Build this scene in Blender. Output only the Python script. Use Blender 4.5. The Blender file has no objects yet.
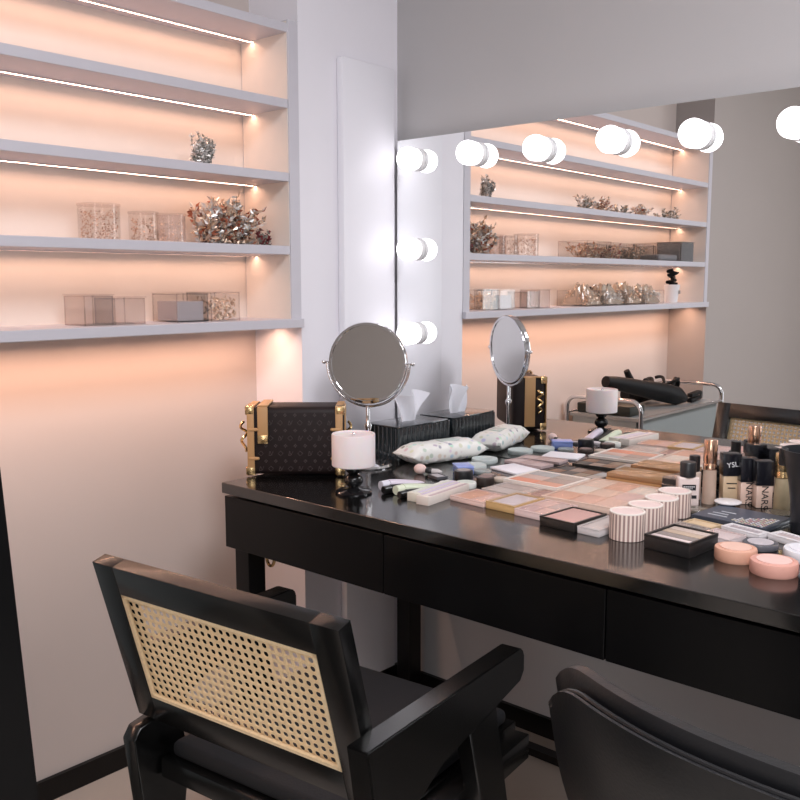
import bpy, bmesh, math, random
from mathutils import Vector, Matrix
SC = bpy.context.scene
C = SC.collection
PI = math.pi
R = math.radians

# ------------------------------------------------------------------ camera, world, light, exposure
cam_d = bpy.data.cameras.new('camera'); cam = bpy.data.objects.new('camera', cam_d); C.objects.link(cam)
cam_d.sensor_width = 36; cam_d.lens = 910.42 / 800 * 36; cam_d.clip_start = 0.02
cam.location = (1.9539, -1.9748, 1.2147)
cam.rotation_euler = (R(90 - 7.41), 0, R(41.223))
SC.camera = cam
SC.view_settings.view_transform = 'Standard'; SC.view_settings.look = 'None'
SC.view_settings.gamma = 1; SC.view_settings.use_curve_mapping = False
SC.view_settings.exposure = 0.0
w = bpy.data.worlds.new('world'); SC.world = w; w.use_nodes = True
w.node_tree.nodes['Background'].inputs[0].default_value = (0.8, 0.85, 1, 1)
w.node_tree.nodes['Background'].inputs[1].default_value = 0.05

def area(name, loc, size, power, color, rot=(0, 0, 0), spread=180):
    l = bpy.data.lights.new(name, 'AREA'); l.shape = 'RECTANGLE'; l.size, l.size_y = size
    l.energy = power; l.color = color; l.spread = R(spread)
    o = bpy.data.objects.new(name, l); C.objects.link(o); o.location = loc; o.rotation_euler = rot
    return o
CEIL = 2.75
area('ceiling_panel_light', (2.3, -1.5, CEIL - 0.045), (0.9, 0.9), 60, (0.96, 0.95, 1.0))
area('ceiling_panel_light', (2.4, -3.1, CEIL - 0.045), (0.9, 0.9), 20, (1.0, 0.93, 0.90))
area('added_fill_light', (3.2, -4.56, 1.25), (1.3, 1.8), 34, (0.92, 0.96, 1.0), rot=(R(90), 0, 0))  # fill light added at the back wall to brighten the area under the desk
WARM = (1.0, 0.58, 0.40)
LEDS = [(0.055, 1.829, 1.2), (0.055, 1.646, 1.2), (0.055, 1.466, 1.2), (0.055, 1.283, 1.2), (0.105, 1.096, 4.6)]
YE, YO, XS = -0.367, -2.235, 0.187
for lx_, lz_, pw in LEDS:
    area('shelf_led_light', (lx_, (YE + YO) / 2, lz_ - 0.0015), (0.0045, abs(YO - YE) - 0.03), pw, WARM)

# ------------------------------------------------------------------ materials
MATS = {}
def M(name, col, rough=0.5, metal=0.0, spec=0.5, coat=0.0, trans=0.0, emit=None, es=0.0, noise=0.0, nscale=40, bump=0.0, alpha=1.0, sub=0.0, ior=None):
    if name in MATS: return MATS[name]
    m = bpy.data.materials.new(name); m.use_nodes = True; nt = m.node_tree; b = nt.nodes['Principled BSDF']
    b.inputs['Base Color'].default_value = (*col, 1); b.inputs['Roughness'].default_value = rough
    b.inputs['Metallic'].default_value = metal; b.inputs['Specular IOR Level'].default_value = spec
    b.inputs['Coat Weight'].default_value = coat; b.inputs['Transmission Weight'].default_value = trans
    b.inputs['Alpha'].default_value = alpha
    if ior: b.inputs['IOR'].default_value = ior
    if sub:
        b.inputs['Subsurface Weight'].default_value = sub; b.inputs['Subsurface Scale'].default_value = 0.01
    if emit: b.inputs['Emission Color'].default_value = (*emit, 1); b.inputs['Emission Strength'].default_value = es
    if noise or bump:
        tc = nt.nodes.new('ShaderNodeTexCoord'); n = nt.nodes.new('ShaderNodeTexNoise')
        n.inputs['Scale'].default_value = nscale; n.inputs['Detail'].default_value = 4
        nt.links.new(tc.outputs['Object'], n.inputs['Vector'])
        if noise:
            mp = nt.nodes.new('ShaderNodeMapRange')
            mp.inputs['To Min'].default_value = 1 - noise; mp.inputs['To Max'].default_value = 1 + noise
            hs = nt.nodes.new('ShaderNodeHueSaturation'); hs.inputs['Color'].default_value = (*col, 1)
            nt.links.new(n.outputs['Fac'], mp.inputs['Value']); nt.links.new(mp.outputs[0], hs.inputs['Value'])
            nt.links.new(hs.outputs[0], b.inputs['Base Color'])
        if bump:
            bp = nt.nodes.new('ShaderNodeBump'); bp.inputs['Strength'].default_value = bump; bp.inputs['Distance'].default_value = 0.002
            nt.links.new(n.outputs['Fac'], bp.inputs['Height']); nt.links.new(bp.outputs[0], b.inputs['Normal'])
    MATS[name] = m
    return m
def clear_mat(name, tint, gloss=0.12, haze=0.0, hazecol=(1, 1, 1)):
    if name in MATS: return MATS[name]
    m = bpy.data.materials.new(name); m.use_nodes = True; nt = m.node_tree; nt.nodes.clear()
    out = nt.nodes.new('ShaderNodeOutputMaterial'); t = nt.nodes.new('ShaderNodeBsdfTransparent'); t.inputs[0].default_value = (*tint, 1)
    g = nt.nodes.new('ShaderNodeBsdfGlossy'); g.inputs['Roughness'].default_value = 0.08
    lw = nt.nodes.new('ShaderNodeLayerWeight'); lw.inputs[0].default_value = 0.25
    mr = nt.nodes.new('ShaderNodeMapRange'); mr.inputs['To Min'].default_value = gloss * 0.4; mr.inputs['To Max'].default_value = min(1, gloss * 4)
    mx = nt.nodes.new('ShaderNodeMixShader')
    nt.links.new(lw.outputs['Facing'], mr.inputs['Value']); nt.links.new(mr.outputs[0], mx.inputs[0])
    nt.links.new(t.outputs[0], mx.inputs[1]); nt.links.new(g.outputs[0], mx.inputs[2]); last = mx
    if haze:
        d = nt.nodes.new('ShaderNodeBsdfDiffuse'); d.inputs[0].default_value = (*hazecol, 1)
        m2 = nt.nodes.new('ShaderNodeMixShader'); m2.inputs[0].default_value = haze
        nt.links.new(mx.outputs[0], m2.inputs[1]); nt.links.new(d.outputs[0], m2.inputs[2]); last = m2
    nt.links.new(last.outputs[0], out.inputs[0]); MATS[name] = m
    return m
m_wall = M('wall_paint', (0.45, 0.435, 0.44), 0.75, noise=0.02, nscale=3, bump=0.05)
m_wallwarm = M('niche_paint', (0.60, 0.52, 0.48), 0.8, noise=0.02, nscale=3, bump=0.04)
m_pil = M('pilaster_paint', (0.84, 0.82, 0.87), 0.55, noise=0.02, nscale=4)
m_panel = M('raised_panel_white', (0.84, 0.83, 0.88), 0.4)
m_board = M('shelf_white_laminate', (0.60, 0.58, 0.63), 0.45, noise=0.03, nscale=30)
m_back = M('shelf_back_laminate', (0.80, 0.73, 0.67), 0.55, noise=0.03, nscale=12)
m_ceil = M('ceiling_paint', (0.8, 0.8, 0.8), 0.8)
m_base = M('baseboard_black', (0.004, 0.004, 0.004), 0.35, spec=0.3)
m_black = M('black_lacquer', (0.003, 0.003, 0.0034), 0.3, spec=0.25, noise=0.1, nscale=20)
m_top = M('black_desk_top', (0.004, 0.004, 0.004), 0.15, spec=0.5, ior=2.0, noise=0.1, nscale=15)
m_chrome = M('chrome', (0.82, 0.82, 0.84), 0.08, 1)
m_mirror = M('mirror_glass', (0.93, 0.94, 0.94), 0.0, 1)
m_mirror2 = M('mirror_glass_small', (0.80, 0.79, 0.78), 0.01, 1)
m_bulb = M('bulb_glow', (1, 1, 1), 0.3, emit=(1.0, 0.97, 1.0), es=3.2)
m_white = M('white_plastic', (0.80, 0.79, 0.80), 0.35)
m_darkpl = M('dark_plastic', (0.02, 0.02, 0.022), 0.3)
m_wood = M('black_stained_wood', (0.003, 0.003, 0.003), 0.23, spec=0.5, ior=1.6, noise=0.25, nscale=60)
m_gold = M('gold_metal', (0.78, 0.55, 0.28), 0.25, 1)
m_rose = M('rose_gold_metal', (0.85, 0.52, 0.36), 0.22, 1)
m_paperw = M('tissue_paper', (0.86, 0.86, 0.92), 0.9)
m_clear = clear_mat('clear_acrylic', (0.985, 0.975, 0.97), 0.05)
m_clearh = clear_mat('frosted_acrylic', (0.96, 0.93, 0.92), 0.05, 0.07, (0.8, 0.74, 0.70))

# ------------------------------------------------------------------ mesh helpers
def _mv(bm, verts, loc, rot=None):
    mt = Matrix.Translation(loc)
    if rot is not None: mt = mt @ (rot if isinstance(rot, Matrix) else Matrix.Rotation(rot, 4, 'Z'))
    bmesh.ops.transform(bm, matrix=mt, verts=verts)
def box(bm, c, s, rz=0.0, bev=0.0, seg=2, rot=None):
    vs = bmesh.ops.create_cube(bm, size=1)['verts']
    bmesh.ops.scale(bm, vec=s, verts=vs)
    if bev > 0:
        es = list({e for v in vs for e in v.link_edges})
        r = bmesh.ops.bevel(bm, geom=es, offset=bev, segments=seg, affect='EDGES', profile=0.5)
        vs = list({v for f in r['faces'] for v in f.verts} | {v for v in vs if v.is_valid})
    _mv(bm, vs, c, rot if rot is not None else rz)
    return vs
def cyl(bm, c, r, h, seg=32, r2=None, rot=None, bev=0.0):
    """c = base centre, axis z"""
    vs = bmesh.ops.create_cone(bm, cap_ends=True, segments=seg, radius1=r, radius2=r if r2 is None else r2, depth=h)['verts']
    bmesh.ops.translate(bm, vec=(0, 0, h / 2), verts=vs)
    if bev:
        es = [e for e in {e for v in vs for e in v.link_edges} if abs(e.verts[0].co.z - e.verts[1].co.z) < 1e-6]
        rr = bmesh.ops.bevel(bm, geom=es, offset=bev, segments=2, affect='EDGES')
        vs = list({v for f in rr['faces'] for v in f.verts} | {v for v in vs if v.is_valid})
    _mv(bm, vs, c, rot)
    return vs
def sph(bm, c, r, sc=(1, 1, 1), u=28, v=16):
    vs = bmesh.ops.create_uvsphere(bm, u_segments=u, v_segments=v, radius=r)['verts']
    bmesh.ops.scale(bm, vec=sc, verts=vs); bmesh.ops.translate(bm, vec=c, verts=vs)
    return vs
def lathe(bm, prof, c=(0, 0, 0), seg=40, rot=None):
    rings = []
    for r, z in prof:
        if r < 1e-6: rings.append([bm.verts.new((0, 0, z))])
        else: rings.append([bm.verts.new((r * math.cos(2 * PI * i / seg), r * math.sin(2 * PI * i / seg), z)) for i in range(seg)])
    for a, b in zip(rings, rings[1:]):
        for i in range(seg):
            j = (i + 1) % seg
            if len(a) == 1 and len(b) == 1: continue
            if len(a) == 1: bm.faces.new((a[0], b[j], b[i]))
            elif len(b) == 1: bm.faces.new((a[i], a[j], b[0]))
            else: bm.faces.new((a[i], a[j], b[j], b[i]))
    vs = [v for rr in rings for v in rr]; _mv(bm, vs, c, rot)
    return vs
def tube(bm, pts, r, seg=10, cyc=False):
    pts = [Vector(p) for p in pts]; n = len(pts); rings = []; up = Vector((0, 0, 1)); prevn = None
    for i, p in enumerate(pts):
        a = pts[(i - 1) % n] if (cyc or i > 0) else p; b = pts[(i + 1) % n] if (cyc or i < n - 1) else p
        t = (b - a).normalized()
        if prevn is None:
            prevn = t.cross(up)
            if prevn.length < 1e-3: prevn = t.cross(Vector((1, 0, 0)))
        nn = (prevn - t * prevn.dot(t)).normalized(); prevn = nn; bb = t.cross(nn)
        rad = r[i] if isinstance(r, (list, tuple)) else r
        rings.append([bm.verts.new(p + nn * math.cos(2 * PI * k / seg) * rad + bb * math.sin(2 * PI * k / seg) * rad) for k in range(seg)])
    rng = range(n) if cyc else range(n - 1)
    for i in rng:
        a, b = rings[i], rings[(i + 1) % n]
        for k in range(seg): bm.faces.new((a[k], a[(k + 1) % seg], b[(k + 1) % seg], b[k]))
    if not cyc: bm.faces.new(rings[0][::-1]); bm.faces.new(rings[-1])
def prism(bm, pts, z0, z1, mtx=None):
    """pts: 2D outline, extruded z0..z1"""
    a = [bm.verts.new((x, y, z0)) for x, y in pts]; b = [bm.verts.new((x, y, z1)) for x, y in pts]
    bm.faces.new(a[::-1]); bm.faces.new(b); n = len(pts)
    for i in range(n): bm.faces.new((a[i], a[(i + 1) % n], b[(i + 1) % n], b[i]))
    if mtx: bmesh.ops.transform(bm, matrix=mtx, verts=a + b)
    return a + b
def NB(): return bmesh.new()
def obj(name, bm, mat, parent=None, smooth=True, loc=None, rz=0.0, label=None):
    bmesh.ops.recalc_face_normals(bm, faces=bm.faces[:])
    me = bpy.data.meshes.new(name); bm.to_mesh(me); bm.free(); me.materials.append(mat)
    if smooth:
        for p in me.polygons: p.use_smooth = True
        me.set_sharp_from_angle(angle=R(38))
    o = bpy.data.objects.new(name, me); C.objects.link(o)
    if parent: o.parent = parent
    if loc: o.location = loc
    if rz: o.rotation_euler = (0, 0, rz)
    if label: o['label'] = label
    return o
def tag(o, label, cat, group=None):
    o['label'] = label; o['category'] = cat
    if group: o['group'] = group
    return o
def thing(name, label, cat, loc=(0, 0, 0), rz=0.0, group=None, rot=None):
    o = bpy.data.objects.new(name, None); o.empty_display_size = 0.05; C.objects.link(o); o.location = loc
    o.rotation_euler = rot if rot else (0, 0, rz)
    return tag(o, label, cat, group)
def struct(name, bm, mat, smooth=False):
    o = obj(name, bm, mat, smooth=smooth); o['kind'] = 'structure'; return o
def dup(root, loc, rz=None, label=None):
    def cp(o, par):
        c = o.copy(); C.objects.link(c); c.parent = par
        for ch in [x for x in bpy.data.objects if x.parent == o and x != c]: cp(ch, c)
        return c
    r = cp(root, None); r.location = loc
    if rz is not None: r.rotation_euler = (0, 0, rz)
    if label: r['label'] = label
    return r
def text_mesh(body, size, mat, name, parent, mtx, ext=0.0003, align='CENTER'):
    cu = bpy.data.curves.new('t', 'FONT'); cu.body = body; cu.size = size; cu.extrude = ext; cu.align_x = align; cu.align_y = 'CENTER'
    cu.resolution_u = 3
    t = bpy.data.objects.new('t', cu); C.objects.link(t)
    me = bpy.data.meshes.new_from_object(t); bpy.data.objects.remove(t); bpy.data.curves.remove(cu)
    me.transform(mtx); me.materials.clear(); me.materials.append(mat); me.name = name
    o = bpy.data.objects.new(name, me); C.objects.link(o); o.parent = parent
    return o

# ------------------------------------------------------------------ room
XR, YB, WY = 4.6, -4.6, 0.03          # right wall, back wall, wall plane behind the mirror
b = NB(); box(b, (XR / 2 - 0.15, (YB + WY) / 2, -0.05), (XR + 0.7, WY - YB + 0.6, 0.1))
m_floor = M('floor_pale_tile', (0.44, 0.40, 0.36), 0.35, noise=0.06, nscale=6)
struct('floor', b, m_floor)
b = NB(); box(b, (XR / 2 - 0.15, (YB + WY) / 2, CEIL + 0.05), (XR + 0.7, WY - YB + 0.6, 0.1)); struct('ceiling', b, m_ceil)
b = NB(); box(b, (XR / 2, WY + 0.05, CEIL / 2), (XR + 0.6, 0.1, CEIL)); struct('wall_front', b, m_wall)
b = NB(); box(b, (XR / 2, YB - 0.05, CEIL / 2), (XR + 0.6, 0.1, CEIL)); struct('wall_back', b, M('wall_back_paint', (0.42, 0.39, 0.37), 0.8, noise=0.02, nscale=3))
b = NB(); box(b, (XR + 0.05, (YB + WY) / 2, CEIL / 2), (0.1, WY - YB + 0.2, CEIL)); struct('wall_right', b, m_wall)
b = NB(); box(b, (-0.05, (YB + WY) / 2, CEIL / 2), (0.1, WY - YB + 0.2, CEIL)); struct('wall_left', b, m_wallwarm)
b = NB(); box(b, (0.0935, (YE + 0.018 + WY) / 2, CEIL / 2), (0.187, WY - YE - 0.018, CEIL)); struct('trim_1', b, m_pil)      # pilaster in the corner
b = NB(); box(b, (0.0935, (YO - 0.018 + YB) / 2, CEIL / 2), (0.187, YO - 0.018 - YB, CEIL)); struct('trim_2', b, M('side_wall_paint', (0.42, 0.375, 0.355), 0.8, noise=0.02, nscale=3))    # the wall thickens again beyond the shelves
b = NB()
for (px_, pz_, sx_, sz_) in ((3.2, 2.18, 1.42, 0.06), (3.2, 0.32, 1.42, 0.06), (2.52, 1.25, 0.06, 1.92), (3.88, 1.25, 0.06, 1.92)): box(b, (px_, -4.58, pz_), (sx_, 0.04, sz_))
struct('added_fill_frame', b, m_white)  # unseen frame added around the fill light on the back wall
# raised panel on the pilaster
pt_ = tag(obj('wall_panel', (lambda bb: (box(bb, (0.200, -0.111, 0.932), (0.024, 0.206, 1.735), bev=0.004), bb)[1])(NB()), m_panel),
          'tall narrow raised white panel on the corner pilaster left of the mirror', 'panel')
bs = 0.055
b = NB(); box(b, (0.006, (YE + YO) / 2, bs / 2), (0.012, abs(YE - YO) - 0.04, bs)); struct('baseboard_left', b, m_base)
b = NB(); box(b, (0.193, YE / 2 + 0.02, bs / 2), (0.012, -YE + 0.02, bs)); struct('baseboard_corner', b, m_base)
b = NB(); box(b, ((XR + 0.2) / 2, WY - 0.006, bs / 2), (XR - 0.2, 0.012, bs)); struct('baseboard_front', b, m_base)
# ceiling light fixtures (out of frame, where the room light comes from)
for (x, y, lab) in ((2.3, -1.5, 'square white ceiling light panel nearer the mirror'), (2.4, -3.1, 'square white ceiling light panel nearer the back wall')):
    t = thing('ceiling_light', lab, 'ceiling light', (x, y, CEIL), group='ceiling light panels')
    b = NB()
    for sx, sy, px, py in ((1.0, 0.04, 0, 0.48), (1.0, 0.04, 0, -0.48), (0.04, 0.92, 0.48, 0), (0.04, 0.92, -0.48, 0)): box(b, (px, py, -0.03), (sx, sy, 0.06))
    obj('frame', b, m_white, t, smooth=False)
    b = NB(); box(b, (0, 0, -0.015), (0.92, 0.92, 0.03)); obj('diffuser', b, m_white, t, smooth=False)

# ------------------------------------------------------------------ built-in shelving
sh = thing('wall_shelf', 'long white built-in wall shelf with warm lit strips, filling the left wall niche', 'shelf', (0, YE, 1.1))
def P_(bm): 
    bmesh.ops.translate(bm, vec=(0, -YE, -1.1), verts=bm.verts[:]); return bm
yc, ly_ = (YE + YO) / 2, abs(YO - YE)
b = NB(); box(b, (0.004, yc, 1.482), (0.006, ly_, 0.745)); obj('back_panel', P_(b), m_back, sh, False)
for yy in (YE, YO):
    b = NB(); box(b, (0.098, yy, 1.484), (0.182, 0.034, 0.752), bev=0.001); obj('side_panel', P_(b), m_board, sh, False)
    b = NB(); box(b, (0.098, yy + (-0.0178 if yy == YE else 0.0178), 1.484), (0.174, 0.0016, 0.745)); obj('side_lining', P_(b), m_back, sh, False)
for z, th, xo in ((1.851, 0.022, XS), (1.668, 0.022, XS), (1.488, 0.022, XS), (1.305, 0.022, XS), (1.119, 0.023, XS + 0.012)):
    b = NB(); box(b, (xo / 2 + 0.002, yc, z - th / 2), (xo - 0.003, ly_ + (0.034 if z in (1.119, 1.851) else -0.036), th), bev=0.0015)
    obj('board', P_(b), m_board, sh, False)
for lx_, lz_, pw in LEDS:
    b = NB()
    box(b, (lx_ - 0.006, yc, lz_ - 0.0015), (0.004, ly_ - 0.04, 0.003)); box(b, (lx_ + 0.006, yc, lz_ - 0.0015), (0.004, ly_ - 0.04, 0.003))
    obj('light_channel', P_(b), m_chrome, sh, False)

# ------------------------------------------------------------------ wall mirror with bulbs
XM = 0.216
mr = thing('wall_mirror', 'large frameless wall mirror with round bulbs, behind the black desk', 'mirror', ((XM + 2.3) / 2, 0, 0.752))
b = NB(); box(b, (0, 0.0125, 0.427), (2.3 - XM, 0.025, 0.854)); obj('backing', b, M('mirror_edge_grey', (0.3, 0.31, 0.31), 0.4), mr, False)
b = NB(); box(b, (0, -0.0015, 0.427), (2.3 - XM, 0.003, 0.854)); obj('glass', b, m_mirror, mr, False)
bulbs = [(0.290, 1.548), (0.495, 1.545), (0.700, 1.538), (0.901, 1.538), (1.100, 1.531), (1.308, 1.530), (0.290, 1.304), (0.290, 1.070)]
labs = ['globe bulb in the top left corner of the wall mirror', 'second globe bulb from the left along the mirror top', 'third globe bulb from the left along the mirror top',
        'fourth globe bulb from the left along the mirror top', 'fifth globe bulb from the left along the mirror top', 'globe bulb cut by the right picture edge, mirror top',
        'globe bulb halfway down the left edge of the mirror', 'lowest globe bulb on the left mirror edge, right of the round mirror']
first = None
for (x, z), lb in zip(bulbs, labs):
    if first is None:
        t = thing('globe_bulb', 'lit white ' + lb, 'light bulb', (x, -0.003, z), group='globe bulbs around the wall mirror', rot=(R(90), 0, 0))
        b = NB(); cyl(b, (0, 0, 0), 0.031, 0.004, 40, bev=0.001); obj('base_plate', b, m_white, t)
        b = NB(); cyl(b, (0, 0, 0.004), 0.030, 0.010, 40); so_ = obj('socket', b, m_white, t)
        b = NB(); lathe(b, [(0.0, 0.069), (0.012, 0.0675), (0.021, 0.063), (0.028, 0.055), (0.0312, 0.045), (0.0312, 0.035), (0.030, 0.026), (0.028, 0.0145), (0, 0.0145)])
        obj('bulb', b, m_bulb, so_); first = t
    else:
        t = dup(first, (x, -0.003, z), None, 'lit white ' + lb)

# ------------------------------------------------------------------ desk
DX0, DX1, DD, DT = 0.268, 2.30, 0.683, 0.75
desk = thing('dressing_desk', 'long black dressing desk with drawers standing against the mirror wall', 'desk', (DX0, -DD, 0))
def D_(bm): bmesh.ops.translate(bm, vec=(-DX0, DD, 0), verts=bm.verts[:]); return bm
b = NB(); box(b, ((DX0 + DX1) / 2, -DD / 2 - 0.002, DT - 0.0125), (DX1 - DX0, DD - 0.004, 0.025), bev=0.0015); obj('desktop', D_(b), m_top, desk, False)
b = NB()
yb0 = -DD + 0.02
box(b, (DX0 + 0.012, -0.34, 0.659), (0.018, 0.62, 0.126)); box(b, (DX1 - 0.012, -0.34, 0.659), (0.018, 0.62, 0.126))
box(b, ((DX0 + DX1) / 2, -0.02, 0.659), (DX1 - DX0 - 0.006, 0.018, 0.126)); box(b, ((DX0 + DX1) / 2, -0.34, 0.605), (DX1 - DX0 - 0.03, 0.62, 0.01))
obj('apron', D_(b), m_black, desk, False)
seams = [DX0 + 0.004, 0.775, 1.265, 1.755, DX1 - 0.004]
for a, c in zip(seams, seams[1:]):
    b = NB(); box(b, ((a + c) / 2, -DD + 0.013, 0.6575), (c - a - 0.003, 0.018, 0.122), bev=0.001); dr = obj('drawer', D_(b), m_black, desk, False)
for lx_, yy in ((0.302, -0.63), (0.302, -0.05), (2.25, -0.63), (2.25, -0.05)):
    b = NB(); box(b, (lx_, yy, 0.30), (0.05, 0.05, 0.6), bev=0.002); obj('leg', D_(b), m_black, desk, False)
b = NB(); box(b, (1.276, -0.075, 0.012), (1.9, 0.03, 0.02)); obj('foot_rail', D_(b), m_black, desk, False)
# small gold hook hanging below the drawer
t = thing('hook', 'small gold clasp hook hanging under the left end of the black desk', 'hook', (0.348, -0.61, 0.60))
b = NB(); box(b, (-0.012, 0, -0.012), (0.02, 0.014, 0.022), bev=0.003); obj('mount', b, m_darkpl, t)
b = NB(); tube(b, [(0.004 + 0.013 * math.cos(a), 0, -0.034 + 0.017 * math.sin(a)) for a in [2 * PI * k / 20 for k in range(20)]], 0.0038, 8, True)
tube(b, [(-0.008, 0, -0.02), (0.0, 0, -0.026)], 0.003); obj('ring', b, m_gold, t)

# ------------------------------------------------------------------ cane armchair
m_cane = M('cane_weave', (0.90, 0.70, 0.44), 0.55, noise=0.22, nscale=160, bump=0.5)
def cane_panel(w_, h_, pitch, z0=0.0, bottom_w=None):
    """woven cane: a sheet pierced by rows of eight-sided holes, strands in relief; lies in xz, thickness in y"""
    bm = NB(); nx = max(2, round(w_ / pitch)); nz = max(2, round(h_ / pitch)); px, pz = w_ / nx, h_ / nz; cache = {}
    def V(x, z):
        k = (round(x, 5), round(z, 5))
        if k not in cache: cache[k] = bm.verts.new((x, 0, z))
        return cache[k]
    for i in range(nx):
        for j in range(nz):
            cx, cz = -w_ / 2 + (i + .5) * px, z0 + (j + .5) * pz
            outer = [(1, 1), (0, 1), (-1, 1), (-1, 0), (-1, -1), (0, -1), (1, -1), (1, 0)]
            ov = [V(cx + a * px / 2, cz + c * pz / 2) for a, c in outer]
            r = 0.325 * pitch
            iv = [bm.verts.new((cx + r * math.cos(R(45 + 45 * k)), 0.0, cz + r * math.sin(R(45 + 45 * k)))) for k in range(8)]
            for k in range(8): bm.faces.new((ov[k], ov[(k + 1) % 8], iv[(k + 1) % 8], iv[k]))
    geo = bmesh.ops.extrude_face_region(bm, geom=bm.faces[:])
    vs = [g for g in geo['geom'] if isinstance(g, bmesh.types.BMVert)]
    bmesh.ops.translate(bm, vec=(0, 0.0007, 0), verts=vs)
    # weave strands standing proud of the sheet, across both ways
    for i in range(nx + 1):
        x = -w_ / 2 + i * px
        for dx in (-0.0013, 0.0013): box(bm, (x + dx, -0.0002, z0 + h_ / 2), (0.0014, 0.0011, h_))
    for j in range(nz + 1):
        z = z0 + j * pz
        for dz in (-0.0013, 0.0013): box(bm, (0, -0.0004, z + dz), (w_, 0.0010, 0.0014))
    return bm
ARM_LBL = 'black wooden armchair with a woven cane back, pushed up to the desk'
ac = thing('cane_armchair', ARM_LBL, 'chair', (0.898, -0.967, 0), R(6.0))
# local frame: x right (as seen from behind), y forward to the desk, back plane leaning
W_ = 0.497
lean = R(15.5)
BM = Matrix.Translation((0, -0.17, 0.50)) @ Matrix.Rotation(lean, 4, 'X')    # back: origin bottom centre, z up along the back
hb = 0.2932
def backpart(name, c, s, mat, bev=0.003):
    b = NB(); box(b, c, s, bev=bev); bmesh.ops.transform(b, matrix=BM, verts=b.verts[:]); return obj(name, b, mat, ac)
backpart('top_rail', (0, 0, hb - 0.025), (W_ - 0.098, 0.026, 0.05), m_wood, 0.001)
backpart('bottom_rail', (0, 0, 0.024), (W_ - 0.098, 0.026, 0.048), m_wood, 0.001)
for s in (-1, 1): backpart('stile', (s * (W_ / 2 - 0.0245), 0, hb / 2), (0.049, 0.026, hb), m_wood, 0.001)
b = cane_panel(W_ - 0.098, hb - 0.098, 0.0142, 0.048); bmesh.ops.transform(b, matrix=BM @ Matrix.Translation((0, -0.004, 0)), verts=b.verts[:])
cane_o = obj('cane_back', b, m_cane, ac, False)
b = NB()
for s in (-1, 1): box(b, (s * (W_ / 2 - 0.053), -0.010, hb / 2), (0.006, 0.005, hb - 0.10))
for z in (0.051, hb - 0.053): box(b, (0, -0.010, z), (W_ - 0.10, 0.005, 0.006))
bmesh.ops.transform(b, matrix=BM, verts=b.verts[:]); obj('cane_binding', b, m_cane, cane_o, False)
b = NB(); box(b, (0, 0.06, 0.405), (W_ - 0.07, 0.46, 0.035), bev=0.004); obj('seat_frame', b, m_wood, ac)
b = NB(); box(b, (0, 0.06, 0.435), (W_ - 0.09, 0.43, 0.028), bev=0.011, seg=3)
obj('seat_cushion', b, M('black_seat_fabric', (0.010, 0.010, 0.012), 0.75, bump=0.3, nscale=300), ac)
def side_prism(bm, pts, x0, x1):      # pts in (y,z)
    prism(bm, pts, x0, x1, Matrix(((0, 0, 1, 0), (1, 0, 0, 0), (0, 1, 0, 0), (0, 0, 0, 1))))
for s in (-1, 1):
    xi = 0.2495 if s > 0 else -0.250; xi2 = xi + 0.036
    arm = [(-0.250 if s > 0 else -0.186, 0.622), (0.160, 0.622), (0.173, 0.616), (0.178, 0.605), (0.178, 0.578), (0.165, 0.563), (-0.07, 0.525), (-0.148, 0.49), (-0.225, 0.475)]
    if s < 0: arm = arm[:-1] + [(-0.150, 0.485)]
    b = NB(); side_prism(b, arm, xi, xi2); bmesh.ops.bevel(b, geom=b.edges[:], offset=0.0025, segments=2, affect='EDGES'); obj('armrest', b, m_wood, ac)
    fl = [(0.01, 0.538), (0.09, 0.550), (0.13, 0.38), (0.235, 0.0), (0.185, 0.0), (0.06, 0.35)]
    b = NB(); side_prism(b, fl, xi + 0.003, xi2 - 0.003); bmesh.ops.bevel(b, geom=b.edges[:], offset=0.002, segments=1, affect='EDGES'); obj('leg', b, m_wood, ac)
    rl = [(-0.219, 0.470), (-0.206, 0.488), (-0.13, 0.500), (-0.10, 0.40), (-0.165, 0.0), (-0.215, 0.0), (-0.195, 0.28)]
    b = NB(); side_prism(b, rl, xi + 0.003, xi2 - 0.003); bmesh.ops.bevel(b, geom=b.edges[:], offset=0.002, segments=1, affect='EDGES'); obj('leg', b, m_wood, ac)
    b = NB(); box(b, (s * (W_ / 2 - 0.015), 0.06, 0.40), (0.044, 0.40, 0.045), bev=0.002); obj('side_rail', b, m_wood, ac)

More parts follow.
